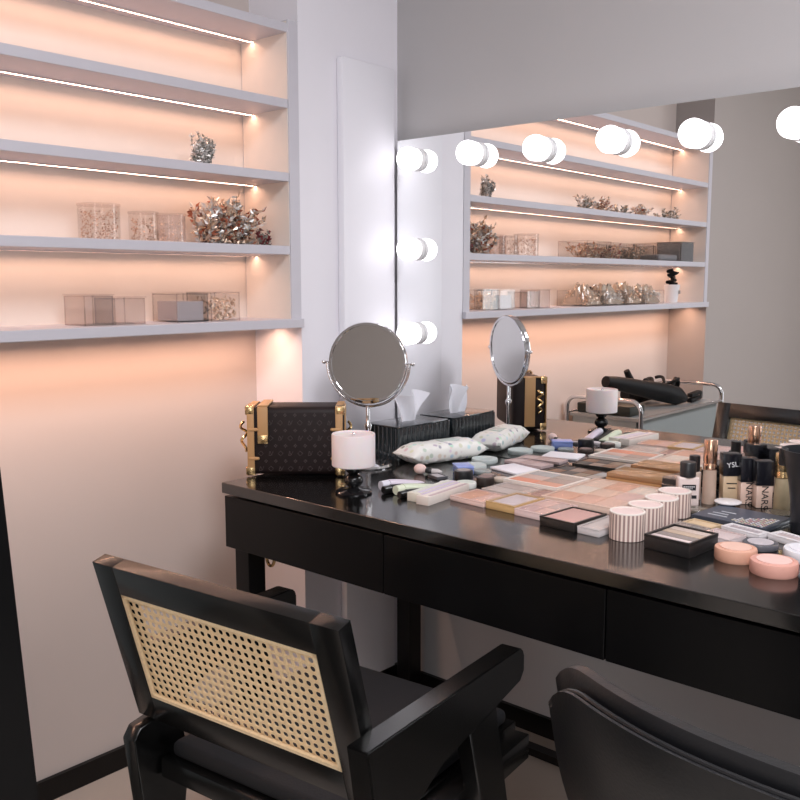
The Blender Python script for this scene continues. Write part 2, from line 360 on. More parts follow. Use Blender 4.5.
# ------------------------------------------------------------------ black leather chair in the foreground
lc = thing('leather_chair', 'black leather chair with a curved padded back, in the bottom right foreground', 'chair', (1.700, -1.125, 0), R(-4))
m_leather = M('black_leather', (0.006, 0.0065, 0.008), 0.36, spec=0.7, bump=0.14, nscale=260)
def shell(zb, zt, hw, curve, th, back=0.0, lean_=0.10, bott=0.60, n=36, k=16, up=0.0):
    bm = NB(); grid = {}
    for side in (0, 1):
        for i in range(n + 1):
            for j in range(k + 1):
                u = -1 + 2 * i / n; v = j / k
                # rounded outline: the half width grows from the seat to the shoulders, top corners rounded
                half = hw * (bott + (1 - bott) * math.sin(min(1, v * 1.25) * PI / 2))
                top = zt - 0.045 * max(0, (abs(u) - 0.72) / 0.28) ** 2.2
                x = half * u
                z = zb + (top - zb) * v
                edge = max(abs(u) ** 8, abs(2 * v - 1) ** 10)
                t_ = th * math.sqrt(max(0.0, 1 - 0.92 * edge))
                y = curve * (abs(u) ** 2.2) - lean_ * (z - zb) / (zt - zb) + back + (t_ / 2 if side else -t_ / 2)
                grid[side, i, j] = bm.verts.new((x, y, z))
    for side in (0, 1):
        for i in range(n):
            for j in range(k): bm.faces.new((grid[side, i, j], grid[side, i + 1, j], grid[side, i + 1, j + 1], grid[side, i, j + 1]))
    for i in range(n):
        for j in (0, k): bm.faces.new((grid[0, i, j], grid[0, i + 1, j], grid[1, i + 1, j], grid[1, i, j]))
    for j in range(k):
        for i in (0, n): bm.faces.new((grid[0, i, j], grid[0, i, j + 1], grid[1, i, j + 1], grid[1, i, j]))
    return bm
obj('back_shell', shell(0.40, 0.784, 0.268, 0.075, 0.016, 0.0), m_leather, lc)
cush_o = obj('back_cushion', shell(0.43, 0.797, 0.283, 0.082, 0.050, 0.028, lean_=0.096), m_leather, lc)
b = NB()
tube(b, [(0.262 * u, 0.075 * abs(u) ** 2.2 - 0.1 + 0.006, 0.784 - 0.045 * max(0, (abs(u) - 0.72) / 0.28) ** 2.2) for u in [-1 + 2 * i / 40 for i in range(41)]], 0.003, 8)
obj('piping', b, m_leather, cush_o)
b = NB(); box(b, (0, 0.24, 0.44), (0.46, 0.44, 0.07), bev=0.03, seg=4); obj('seat', b, m_leather, lc)
b = NB(); cyl(b, (0, 0.24, 0.06), 0.025, 0.345, 24); obj('gas_column', b, m_chrome, lc)
for k in range(4):
    a = PI / 4 + k * PI / 2
    b = NB(); box(b, (0.14 * math.cos(a), 0.24 + 0.14 * math.sin(a), 0.03), (0.28, 0.04, 0.06), rz=a, bev=0.008); obj('foot', b, m_chrome, lc)

# ------------------------------------------------------------------ black board propped upright at the left edge of the view
t = thing('upright_board', 'tall black board standing upright at the left edge of the picture', 'board', (0.90, -1.485, 0))
b = NB(); side_prism(b, [(0.046, 0.0), (-0.011, 1.0), (-0.48, 1.0), (-0.42, 0.0)], -0.012, 0.012); obj('panel', b, m_black, t, False)
b = NB(); box(b, (0, -0.22, 0.012), (0.20, 0.06, 0.022)); obj('foot', b, m_black, t, False)

# ------------------------------------------------------------------ trolley (seen in the mirror)
tr = thing('trolley', 'chrome salon trolley with grey panels by the left wall, seen in the mirror', 'trolley', (0.185, -1.68, 0))
tw, tl, tz = 0.33, 0.80, 0.68
b = NB(); box(b, (0, 0, tz - 0.006), (tw - 0.02, tl - 0.02, 0.012)); obj('tray', b, M('grey_tray', (0.32, 0.33, 0.33), 0.2), tr, False)
b = NB(); box(b, (0, 0, 0.20), (tw - 0.02, tl - 0.02, 0.012)); obj('lower_tray', b, M('grey_tray', (0, 0, 0)), tr, False)
m_gp = M('grey_frosted_panel', (0.30, 0.33, 0.33), 0.3)
for s in (-1, 1):
    b = NB(); box(b, (0, s * (tl / 2 - 0.018), 0.437), (tw - 0.05, 0.006, 0.461)); obj('end_panel', b, m_gp, tr, False)
    b = NB(); box(b, (s * (tw / 2 - 0.018), 0, 0.437), (0.006, tl - 0.05, 0.461)); obj('side_panel', b, m_gp, tr, False)
    y = s * (tl / 2 - 0.004); pts = [(-tw / 2, y, 0.07), (-tw / 2, y, tz + 0.025)]
    for k in range(1, 9): a = PI - k * PI / 16; pts.append((-tw / 2 + 0.045 + 0.045 * math.cos(a), y, tz + 0.025 + 0.045 * math.sin(a)))
    for k in range(0, 9): a = PI / 2 - k * PI / 16; pts.append((tw / 2 - 0.045 + 0.045 * math.cos(a), y, tz + 0.025 + 0.045 * math.sin(a)))
    pts.append((tw / 2, y, 0.07)); b = NB(); tube(b, pts, 0.009, 12); obj('rail', b, m_chrome, tr)
    for sx in (-1, 1):
        b = NB(); cyl(b, (sx * tw / 2 - 0.012, y, 0.035), 0.035, 0.024, 24, rot=Matrix.Rotation(PI / 2, 4, 'Y')); obj('wheel', b, m_darkpl, tr)
b = NB()
for s in (-1, 1): tube(b, [(s * (tw / 2), -tl / 2 + 0.01, tz), (s * (tw / 2), tl / 2 - 0.01, tz)], 0.006)
obj('tray_rim', b, m_chrome, tr)
# things on the trolley
m_bk = M('matte_black', (0.005, 0.005, 0.006), 0.55, spec=0.25)
b = NB(); box(b, (0.165, -1.385, tz + 0.021), (0.24, 0.13, 0.04), bev=0.006)
tag(obj('flat_case', b, M('dark_green_black', (0.016, 0.018, 0.012), 0.5)), 'dark flat case at the near end of the trolley, seen in the mirror', 'case')
b = NB()
tube(b, [(0.13, -1.40, tz + 0.125), (0.15, -1.47, tz + 0.113), (0.19, -1.60, tz + 0.085), (0.23, -1.72, tz + 0.06), (0.26, -1.80, tz + 0.04), (0.27, -1.86, tz + 0.022)], [0.024, 0.030, 0.036, 0.042, 0.040, 0.018], 14)
tag(obj('tool_bag', b, m_bk), 'long black tool bag leaning across the trolley, seen in the mirror', 'bag')
rng = random.Random(4)
hd = thing('hair_dryer', 'black hair dryer lying on the trolley behind the tool bag', 'hair dryer', (0.12, -1.72, tz + 0.045), R(20))
b = NB(); lathe(b, [(0, -0.08), (0.030, -0.08), (0.040, -0.05), (0.042, 0.0), (0.034, 0.05), (0.028, 0.11), (0, 0.11)], rot=Matrix.Rotation(PI / 2, 4, 'X')); obj('barrel', b, m_bk, hd)
b = NB(); tube(b, [(0, 0.02, 0.02), (0.0, 0.06, 0.08), (0.0, 0.075, 0.105)], [0.018, 0.015, 0.013], 12); obj('handle', b, m_bk, hd)
cd = NB()
pts = [(0.115 + 0.07 * math.sin(q * .9) + 0.02 * math.sin(q * 2.3), -1.93 - 0.085 * math.sin(q * 0.55), tz + 0.055 + 0.040 * math.sin(q * 1.3)) for q in [x * 0.2 for x in range(130)]]
tube(cd, pts, 0.0075, 8)
tag(obj('power_cord', cd, m_bk), 'tangled black power cord on the far end of the trolley', 'cord')
b = NB(); cyl(b, (0.07, -1.50, tz + 0.0005), 0.03, 0.06, 24, bev=0.004)
tag(obj('cup', b, m_white), 'small white cup at the wall side of the trolley, seen in the mirror', 'cup')

# ------------------------------------------------------------------ table lamps, round mirror, bag
Z = DT
lamp = thing('table_lamp', 'small table lamp with white drum shade and black turned base, by the brown bag', 'lamp', (0.5755, -0.557, Z))
b = NB(); lathe(b, [(0, 0), (0.040, 0), (0.041, 0.004), (0.036, 0.008), (0.014, 0.011), (0.010, 0.014), (0.016, 0.018), (0.021, 0.026), (0.021, 0.033), (0.015, 0.041), (0.010, 0.044), (0.015, 0.048), (0.0185, 0.055), (0.0185, 0.060), (0.012, 0.067), (0, 0.067)])
obj('base', b, M('black_gloss', (0.008, 0.008, 0.009), 0.12), lamp)
b = NB(); lathe(b, [(0, 0.062), (0.046, 0.062), (0.048, 0.064), (0.048, 0.132), (0.047, 0.134), (0.044, 0.134), (0.043, 0.130), (0.015, 0.129), (0, 0.129)], seg=56)
obj('lamp_shade', b, M('lamp_shade_white', (0.80, 0.72, 0.72), 0.55, sub=0.3), lamp)
b = NB(); sph(b, (0, 0, 0.132), 0.004); obj('finial', b, m_chrome, lamp)

rm = thing('makeup_mirror', 'round chrome tilting makeup mirror standing behind the small lamp', 'mirror', (0.392, -0.315, Z))
b = NB(); lathe(b, [(0, 0), (0.060, 0), (0.062, 0.003), (0.058, 0.008), (0.035, 0.012), (0.016, 0.015), (0.008, 0.020), (0, 0.020)], seg=48); obj('base', b, m_chrome, rm)
b = NB(); lathe(b, [(0, 0.018), (0.0055, 0.018), (0.0055, 0.09), (0.010, 0.098), (0.010, 0.106), (0.0055, 0.112), (0.0055, 0.155), (0, 0.155)], seg=20); obj('stem', b, m_chrome, rm)
MA = R(-66 + 90)       # mirror normal azimuth -66 deg; local y axis = -normal
MC = 0.262; RR = 0.101
ym = Matrix.Rotation(MA, 4, 'Z')
b = NB(); tube(b, [(1.08 * RR * math.cos(a), 0, MC + 1.08 * RR * math.sin(a)) for a in [PI + PI * k / 32 for k in range(33)]], 0.0035, 10); bmesh.ops.transform(b, matrix=ym, verts=b.verts[:]); obj('yoke', b, m_chrome, rm)
for s in (-1, 1):
    b = NB(); tube(b, [(s * RR, 0, MC), (s * (RR * 1.08 + 0.008), 0, MC)], 0.003); sph(b, (s * (RR * 1.08 + 0.009), 0, MC), 0.0055, u=14, v=10); bmesh.ops.transform(b, matrix=ym, verts=b.verts[:]); obj('pivot', b, m_chrome, rm)
tiltm = Matrix.Translation((0, 0, MC)) @ ym @ Matrix.Rotation(R(-3), 4, 'X') @ Matrix.Rotation(PI / 2, 4, 'X')
b = NB(); lathe(b, [(RR - 0.006, -0.010), (RR, -0.010), (RR + 0.002, -0.006), (RR + 0.002, 0.006), (RR, 0.010), (RR - 0.006, 0.010), (RR - 0.007, 0.0075), (RR - 0.007, -0.0075), (RR - 0.006, -0.010)], seg=64)
bmesh.ops.transform(b, matrix=tiltm, verts=b.verts[:]); obj('rim', b, m_chrome, rm)
b = NB(); cyl(b, (0, 0, -0.007), RR - 0.006, 0.014, 64); bmesh.ops.transform(b, matrix=tiltm, verts=b.verts[:]); obj('mirror_glass', b, m_mirror2, rm)

# trunk bag
m_bag = M('dark_brown_canvas', (0.012, 0.006, 0.006), 0.55, spec=0.3, bump=0.2, nscale=400)
m_tan = M('tan_leather', (0.50, 0.29, 0.13), 0.45)
m_mono = M('monogram_print', (0.052, 0.034, 0.034), 0.5)
bagrot = math.atan2(-0.452 + 0.605, 0.44 - 0.265)
bw, bd, bh = 0.232, 0.105, 0.165
bag = thing('trunk_handbag', 'dark brown monogrammed box handbag with tan straps and brass lock, left desk end', 'handbag',
            (0.353 - bd / 2 * math.sin(bagrot), -0.528 + bd / 2 * math.cos(bagrot), Z), bagrot)
b = NB(); box(b, (0, 0, bh / 2 + 0.004), (bw, bd, bh), bev=0.016, seg=4); obj('body', b, m_bag, bag)
def strip(x0, x1):
    b = NB(); box(b, ((x0 + x1) / 2, -bd / 2 - 0.0012, bh / 2 + 0.012), (x1 - x0, 0.003, bh - 0.012), bev=0.001); box(b, ((x0 + x1) / 2, 0, bh + 0.0045), (x1 - x0, bd - 0.02, 0.003)); obj('leather_trim', b, m_tan, bag)
strip(-bw / 2 + 0.002, -bw / 2 + 0.019)
strip(bw / 2 - 0.019, bw / 2 - 0.002)
for s in (-1, 1):
    b = NB(); box(b, (s * (bw / 2 + 0.001), 0, bh / 2 + 0.01), (0.003, bd * 0.32, bh - 0.01), bev=0.001); obj('side_strap', b, m_tan, bag)
b = NB(); box(b, (-bw / 2 + 0.040, -bd / 2 - 0.004, 0.132), (0.025, 0.005, 0.075), bev=0.002); box(b, (-bw / 2 + 0.040, -0.002, bh + 0.0065), (0.025, bd, 0.005), bev=0.002)
strap_o = obj('strap', b, m_tan, bag)
b = NB(); box(b, (-bw / 2 + 0.040, -bd / 2 - 0.005, 0.092), (0.025, 0.007, 0.021), bev=0.0015); box(b, (-bw / 2 + 0.040, -bd / 2 - 0.0095, 0.092), (0.011, 0.004, 0.006), bev=0.001)
obj('lock', b, m_gold, strap_o)
for sx in (-1, 1):
    for (z0_, z1_) in ((0.003, 0.026), (bh - 0.016, bh + 0.007)):
        b = NB(); box(b, (sx * (bw / 2 - 0.009), -bd / 2 + 0.008, (z0_ + z1_) / 2), (0.023, 0.022, z1_ - z0_), bev=0.004); obj('corner_cap', b, m_gold, bag)
    for zz in (0.045, 0.115):
        b = NB(); box(b, (sx * (bw / 2 - 0.018), -bd / 2 - 0.002, zz), (0.026, 0.006, 0.008), bev=0.003); sph(b, (sx * (bw / 2 - 0.027), -bd / 2 - 0.005, zz), 0.003, u=10, v=8); obj('trim_tab', b, m_tan, bag)
    b = NB(); tube(b, [(sx * (bw / 2 + 0.010 + 0.007 * math.sin(a * 2)), 0.007 * math.cos(a * 3) - 0.03, 0.13 - 0.012 * a) for a in [k * 0.35 for k in range(18)]], 0.0035, 8); obj('chain', b, m_gold, bag)
# print: letters, four-petal flowers and diamonds in staggered rows
LVm = []
fm = Matrix.Translation((0, -bd / 2 - 0.0004, 0)) @ Matrix.Rotation(PI / 2, 4, 'X')
b = NB()
def diamond(cx, cz, r, th=0.0009):
    for a in (45, 135):
        for s in (-1, 1):
            off = r * 0.5
            mx = Matrix.Translation((cx, -bd / 2 - 0.0004, cz)) @ Matrix.Rotation(R(a), 4, 'Y') @ Matrix.Translation((0, 0, s * off))
            box(b, (0, 0, 0), (r, 0.0006, th), rot=mx)
def flower(cx, cz, r):
    for k in range(4):
        a = k * PI / 2
        box(b, (cx + r * 0.55 * math.cos(a), -bd / 2 - 0.0004, cz + r * 0.55 * math.sin(a)), (r * 0.55, 0.0006, r * 0.55), rot=Matrix.Rotation(PI / 4, 4, 'Y'))
row = 0
zz = 0.020
while zz < bh - 0.012:
    k = 0; xx = -bw / 2 + (0.034 if row % 2 == 0 else 0.046)
    while xx < bw / 2 - 0.026:
        if not (xx < -bw / 2 + 0.056 and zz > 0.078):
            typ = (k + row // 2) % 2
            if row % 2 == 1: flower(xx, zz, 0.0048)
            elif typ == 0: LVm.append((xx, zz))
            else: diamond(xx, zz, 0.0085)
        xx += 0.0235; k += 1
    zz += 0.0185; row += 1
bml = b
for (xx, zz) in LVm:
    box(bml, (0, 0, 0), (0.0011, 0.0006, 0.010), rot=Matrix.Translation((xx - 0.0032, -bd / 2 - 0.0004, zz)) @ Matrix.Rotation(R(12), 4, 'Y'))
    box(bml, (0, 0, 0), (0.006, 0.0006, 0.0011), rot=Matrix.Translation((xx - 0.0016, -bd / 2 - 0.0004, zz - 0.0048)))
    for s in (-1, 1): box(bml, (0, 0, 0), (0.0011, 0.0006, 0.010), rot=Matrix.Translation((xx + 0.0022 + s * 0.0019, -bd / 2 - 0.0004, zz + 0.0008)) @ Matrix.Rotation(R(22 * s), 4, 'Y'))
obj('monogram_print', bml, m_mono, bag, False)

# fluted tissue box
tb = thing('tissue_box', 'black ribbed tissue box with a white tissue sticking out, against the mirror', 'tissue box', (0.352, -0.113, Z), R(-2))
m_tb = M('black_ribbed_acrylic', (0.016, 0.022, 0.026), 0.12, coat=0.6)
tx, ty, tz_ = 0.125, 0.205, 0.084
pts = []
def edge(a, b_, n, amp=0.0035):
    for i in range(n * 8):
        t_ = i / (n * 8); x = a[0] + (b_[0] - a[0]) * t_; y = a[1] + (b_[1] - a[1]) * t_
        d = Vector((b_[0] - a[0], b_[1] - a[1])).normalized(); k = amp * abs(math.sin(PI * t_ * n)); pts.append((x + d.y * k, y - d.x * k))
co = [(-tx / 2, -ty / 2), (tx / 2, -ty / 2), (tx / 2, ty / 2), (-tx / 2, ty / 2)]
for i, n in enumerate((8, 12, 8, 12)): edge(co[i], co[(i + 1) % 4], n)
b = NB(); prism(b, pts, 0, tz_); obj('body', b, m_tb, tb)
b = NB(); box(b, (0, 0, tz_ + 0.002), (tx - 0.004, ty - 0.004, 0.004), bev=0.001); lid_o = obj('lid', b, m_tb, tb)
def tissue():
    bm = NB(); n = 14; g = {}
    for i in range(n + 1):
        for j in range(n + 1):
            u = i / n - .5; v = j / n
            g[i, j] = bm.verts.new(((0.012 * math.sin(u * 9 + v * 3)) * (0.3 + v) + 0.01 * v, u * (0.060 + 0.055 * v) + 0.004 * v, tz_ + 0.003 + 0.082 * v - 0.012 * abs(u) * v + 0.006 * math.sin(7 * u) * v))
    for i in range(n):
        for j in range(n): bm.faces.new((g[i, j], g[i + 1, j], g[i + 1, j + 1], g[i, j + 1]))
    geo = bmesh.ops.extrude_face_region(bm, geom=bm.faces[:]); bmesh.ops.translate(bm, vec=(0.0012, 0, 0), verts=[q for q in geo['geom'] if isinstance(q, bmesh.types.BMVert)])
    return bm
obj('tissue', tissue(), m_paperw, lid_o)

# wet wipes packet
def wipes_mat():
    m = M('wipes_print', (0.82, 0.82, 0.78), 0.35); nt = m.node_tree; bs_ = nt.nodes['Principled BSDF']
    tc = nt.nodes.new('ShaderNodeTexCoord'); v = nt.nodes.new('ShaderNodeTexVoronoi'); v.inputs['Scale'].default_value = 55
    cr = nt.nodes.new('ShaderNodeValToRGB'); cr.color_ramp.elements[0].position = 0.25; cr.color_ramp.elements[1].position = 0.42
    mx = nt.nodes.new('ShaderNodeMix'); mx.data_type = 'RGBA'; hs = nt.nodes.new('ShaderNodeHueSaturation'); hs.inputs['Saturation'].default_value = 0.35; hs.inputs['Value'].default_value = 0.85
    nt.links.new(tc.outputs['Object'], v.inputs['Vector']); nt.links.new(v.outputs['Distance'], cr.inputs[0]); nt.links.new(v.outputs['Color'], hs.inputs['Color'])
    nt.links.new(cr.outputs[0], mx.inputs[0]); nt.links.new(hs.outputs[0], mx.inputs[6]); mx.inputs[7].default_value = (0.84, 0.83, 0.79, 1)
    nt.links.new(mx.outputs[2], bs_.inputs['Base Color']); return m
def packet(L, Wd, H):
    bm = NB(); n, k = 30, 24; rings = []
    rr = random.Random(3)
    for i in range(n + 1):
        t_ = i / n; s = max(0.03, min(1, math.sin(PI * min(t_, 1 - t_) / 0.36) if min(t_, 1 - t_) < 0.18 else 1)) ** 0.75
        ring = []
        for q in range(k):
            a = 2 * PI * q / k; ca, sa = math.cos(a), math.sin(a)
            y = (abs(ca) ** 0.55) * math.copysign(1, ca) * Wd / 2 * (1.0 + 0.08 * (1 - s)); z = (abs(sa) ** 0.7) * math.copysign(1, sa) * H / 2 * s
            z += 0.0014 * math.sin(t_ * 23 + q * 2.1) * s
            ring.append(bm.verts.new(((t_ - .5) * L, y, max(0.0, H / 2 + z))))
        rings.append(ring)
    for a, c in zip(rings, rings[1:]):
        for q in range(k): bm.faces.new((a[q], a[(q + 1) % k], c[(q + 1) % k], c[q]))
    bm.faces.new(rings[0][::-1]); bm.faces.new(rings[-1])
    return bm
wp = thing('wipes_packet', 'white printed packet of wet wipes lying in front of the tissue box', 'packet', (0.487, -0.136, Z), R(76))
obj('pack', packet(0.245, 0.088, 0.052), wipes_mat(), wp)
b = NB(); box(b, (0.02, 0, 0.0522), (0.055, 0.035, 0.002), bev=0.0008); obj('resealable_flap', b, M('flap_green_grey', (0.55, 0.62, 0.58), 0.4), wp)

# ------------------------------------------------------------------ cosmetics on the desk
def colmat(c, rough=0.45, metal=0.0):
    n = 'powder_%02x%02x%02x_%d' % (int(c[0] * 255), int(c[1] * 255), int(c[2] * 255), int(metal)) + str(int(rough * 10))
    return M(n, c, rough, metal, noise=0.05, nscale=120)
PEACH = (0.80, 0.47, 0.34); PINK = (0.78, 0.55, 0.50); MAUVE = (0.50, 0.31, 0.27); BEIGE = (0.70, 0.56, 0.46); CORAL = (0.72, 0.30, 0.20)
BROWN = (0.26, 0.15, 0.10); GREY = (0.42, 0.39, 0.38); TAUPE = (0.45, 0.36, 0.31); CREAM = (0.85, 0.74, 0.64); DARK = (0.03, 0.028, 0.03)
def palette(label, c, s, h, rot=0, case=(0.8, 0.75, 0.75), cols=(), nx=1, ny=1, rim=0.005, rough=0.3, metal=0, clear=False, z=0.0, cat='makeup palette', name='makeup_palette', group=None, round_pan=False):
    t = thing(name, label, cat, (c[0], c[1], Z + z), R(rot), group)
    bm = NB(); box(bm, (0, 0, h * 0.4), (s[0], s[1], h * 0.8), bev=min(0.0015, h * 0.15)); obj('case', bm, colmat(case, rough, metal), t)
    bm = NB(); e = rim
    for a, bb, px, py in ((s[0], e, 0, s[1] / 2 - e / 2), (s[0], e, 0, -s[1] / 2 + e / 2), (e, s[1] - 2 * e, s[0] / 2 - e / 2, 0), (e, s[1] - 2 * e, -s[0] / 2 + e / 2, 0)):
        box(bm, (px, py, h * 0.9), (a, bb, h * 0.2))
    obj('rim', bm, colmat(case, rough, metal), t)
    if cols:
        iw, ih = s[0] - 2 * rim, s[1] - 2 * rim; pw, ph = iw / nx, ih / ny; i = 0
        for yy in range(ny):
            for xx in range(nx):
                bm = NB(); cx, cy = -iw / 2 + (xx + .5) * pw, -ih / 2 + (yy + .5) * ph
                if round_pan: cyl(bm, (cx, cy, h * 0.8), min(pw, ph) * 0.42, h * 0.1, 28)
                else: box(bm, (cx, cy, h * 0.85), (pw - 0.003, ph - 0.003, h * 0.1), bev=0.0003)
                obj('powder_pan', bm, colmat(cols[i % len(cols)], 0.6), t); i += 1
    if clear:
        bm = NB(); box(bm, (0, 0, h + 0.0008), (s[0] - 0.001, s[1] - 0.001, 0.0015)); obj('clear_lid', bm, m_clear, t)
    return t
# front row, left to right
def squeeze_tube(label, a, b_, r, col, cap):
    d = Vector((b_[0] - a[0], b_[1] - a[1])); L = d.length
    t = thing('cosmetic_tube', label, 'tube', (a[0], a[1], Z), math.atan2(d.y, d.x))
    bm = NB(); rings = []
    for i in range(11):
        q = i / 10; x = 0.022 + q * (L - 0.022); ry = r * (1 + 0.25 * q); rz_ = r * (1 - 0.9 * q ** 1.5) + 0.0006
        rings.append([bm.verts.new((x, ry * math.cos(k * PI / 10), rz_ * math.sin(k * PI / 10) + r * (1 - 0.6 * q))) for k in range(20)])
    for p, n_ in zip(rings, rings[1:]):
        for k in range(20): bm.faces.new((p[k], p[(k + 1) % 20], n_[(k + 1) % 20], n_[k]))
    bm.faces.new(rings[0][::-1]); bm.faces.new(rings[-1]); obj('tube_body', bm, colmat(col, 0.3), t)
    bm = NB(); cyl(bm, (0, 0, r), r * 0.95, 0.022, 24, rot=Matrix.Rotation(PI / 2, 4, 'Y'), bev=0.001); obj('cap', bm, colmat(cap, 0.3), t)
squeeze_tube('lilac squeeze tube, leftmost of the cosmetics in front of the lamp', (0.604, -0.500), (0.625, -0.385), 0.011, (0.72, 0.64, 0.74), (0.74, 0.72, 0.80))
squeeze_tube('black squeeze tube lying between the lilac tube and the pale green tube', (0.632, -0.522), (0.648, -0.405), 0.009, (0.02, 0.02, 0.02), (0.01, 0.01, 0.01))
squeeze_tube('pale green squeeze tube beside the slim cream boxes', (0.660, -0.513), (0.673, -0.393), 0.011, (0.72, 0.78, 0.60), (0.76, 0.80, 0.62))
squeeze_tube('black squeeze tube lying between the green tube and the slim boxes', (0.686, -0.530), (0.692, -0.41), 0.008, (0.02, 0.02, 0.02), (0.01, 0.01, 0.01))
def slim(label, c, s, h, rot, col, cs):
    t = thing('slim_box', label, 'box', (c[0], c[1], Z), R(rot), 'slim cream boxes by the tubes')
    bm = NB(); box(bm, (0, 0, h / 2), (s[0], s[1], h), bev=0.0008); obj('carton', bm, colmat(col, 0.4), t)
    for i, cc in enumerate(cs):
        bm = NB(); box(bm, (-s[0] / 2 + s[0] * (i + 0.5) / len(cs), 0.004, h + 0.0002), (s[0] / len(cs) * 0.7, s[1] * 0.9, 0.0006)); obj('stripe', bm, colmat(cc, 0.4), t)
slim('slim cream carton, left one of the pair in front', (0.7195, -0.455), (0.030, 0.155), 0.019, 5, (0.72, 0.68, 0.58), [(0.72, 0.72, 0.66), (0.66, 0.58, 0.72)])
slim('slim cream and lilac carton, right one of the pair in front', (0.7535, -0.462), (0.032, 0.160), 0.019, 5, (0.76, 0.68, 0.62), [(0.62, 0.52, 0.66), (0.80, 0.72, 0.68), (0.50, 0.36, 0.38)])
palette('open peach blush palette on the front edge, right of the slim cartons', (0.828, -0.430), (0.094, 0.088), 0.011, -5, (0.80, 0.58, 0.52), [PEACH, (0.82, 0.55, 0.47)], 2, 1, clear=True)
palette('gold sided clear topped blush box in the front row', (0.915, -0.425), (0.074, 0.105), 0.016, -3, (0.62, 0.40, 0.18), [(0.75, 0.66, 0.68)], 1, 1, rim=0.007, metal=0, clear=True)
palette('pale pink clear case in the front row, left of the black sided palette', (0.993, -0.430), (0.076, 0.112), 0.014, -3, (0.78, 0.60, 0.58), [(0.66, 0.46, 0.44), PINK, PINK, (0.62, 0.50, 0.48)], 2, 2, clear=True)
palette('black sided palette with patterned pink top in the front row', (1.074, -0.462), (0.080, 0.108), 0.018, -5, (0.025, 0.022, 0.02), [(0.60, 0.36, 0.32)], 1, 1, rim=0.004)
palette('white clear lidded case in the front row beside the striped pots', (1.141, -0.464), (0.047, 0.108), 0.014, -3, (0.62, 0.58, 0.58), [(0.72, 0.66, 0.64)], 1, 1, clear=True)
# second row
palette('silvery pink flat palette behind the peach blush palette', (0.838, -0.325), (0.098, 0.092), 0.010, -3, (0.62, 0.55, 0.52), [(0.66, 0.58, 0.54), (0.60, 0.50, 0.46)], 1, 2, clear=True)
palette('mauve brown flat palette between the silvery one and the large peach one', (0.912, -0.325), (0.040, 0.085), 0.010, -2, (0.52, 0.36, 0.31), [MAUVE], 1, 1, clear=True)
palette('white framed palette with grey and coral pans, centre of the desk', (0.848, -0.197), (0.148, 0.138), 0.013, -2, (0.88, 0.80, 0.74), [CORAL, (0.68, 0.35, 0.25), (0.60, 0.42, 0.36), (0.45, 0.33, 0.28), GREY, TAUPE], 2, 3, rim=0.006)
big = palette('largest palette, open and all peach, left of the striped pots', (1.022, -0.240), (0.176, 0.235), 0.015, 0, (0.82, 0.62, 0.52), [PEACH, (0.82, 0.52, 0.42), (0.80, 0.56, 0.47), CREAM, (0.84, 0.60, 0.48), PINK, (0.85, 0.64, 0.52), PEACH, CREAM], 3, 3, rim=0.006, clear=True)
palette('dark eyeshadow palette with brown pans against the mirror', (0.862, -0.070), (0.150, 0.092), 0.010, -4, (0.035, 0.032, 0.03), [BROWN, (0.12, 0.10, 0.09), (0.30, 0.22, 0.16), TAUPE, (0.10, 0.09, 0.085), (0.35, 0.25, 0.2), BROWN, GREY], 4, 2, rim=0.004)
m_amber = clear_mat('amber_acrylic', (0.85, 0.55, 0.30), 0.25, 0.35, (0.70, 0.42, 0.20))
t = thing('amber_case', 'glossy amber gold case against the mirror, left of the black compacts', 'case', (1.022, -0.062, Z))
b = NB(); box(b, (0, 0, 0.008), (0.145, 0.088, 0.016), bev=0.001); obj('tray', b, colmat((0.50, 0.27, 0.12), 0.25), t)
b = NB(); box(b, (0, 0, 0.022), (0.143, 0.086, 0.012), bev=0.002); obj('lid', b, m_amber, t)
for i, lb in enumerate(('black compact at the bottom of the stack left of the white bottle', 'black compact in the middle of the stack left of the white bottle', 'black compact on top of the stack left of the white bottle')):
    t = thing('black_compact', lb, 'compact', (1.124 + 0.002 * i, -0.105, Z + 0.0145 * i), R(-3 * i), 'stacked black compacts')
    b = NB(); box(b, (0, 0, 0.006), (0.046, 0.068, 0.012), bev=0.002); obj('case', b, m_darkpl, t)
    b = NB(); box(b, (0, 0, 0.0132), (0.045, 0.067, 0.0022), bev=0.0005); obj('silver_edge', b, colmat((0.35, 0.34, 0.33), 0.2, 1), t)
b = NB(); box(b, (0.706, -0.118, Z + 0.003), (0.098, 0.080, 0.006), rz=R(-14), bev=0.002)
tag(obj('sponge_pad', b, M('pad_white', (0.84, 0.80, 0.84), 0.8)), 'flat white square pad left of the white framed palette', 'pad')
palette('thin greyish pink palette against the mirror behind the white pad', (0.693, -0.036), (0.120, 0.052), 0.007, -6, (0.50, 0.38, 0.38), [(0.58, 0.44, 0.42), (0.50, 0.36, 0.34)], 3, 1)
def disc(name, label, c, r, h, mat, cat='compact', z=0.0, group=None, lidmat=None, ring=0.78):
    t = thing(name, label, cat, (c[0], c[1], Z + z), 0, group)
    b = NB(); lathe(b, [(0, 0), (r * 0.96, 0), (r, h * 0.15), (r, h * 0.8), (r * 0.97, h * 0.95), (r * ring, h), (r * (ring - .03), h * 0.95), (0, h * 0.95)]); obj('body', b, mat, t)
    if lidmat:
        b = NB(); cyl(b, (0, 0, h * 0.955), r * (ring - 0.05), h * 0.05 + 0.0005, 36); obj('lid_inlay', b, lidmat, t)
    return t
m_mint = clear_mat('mint_clear', (0.86, 0.93, 0.91), 0.2, 0.6, (0.74, 0.82, 0.81))
disc('clear_dish', 'pale mint clear round dish right of the wipes packet', (0.590, -0.085), 0.034, 0.012, m_mint, 'dish')
disc('clear_dish', 'pale mint clear round dish touching the blue box', (0.612, -0.163), 0.033, 0.010, m_mint, 'dish')
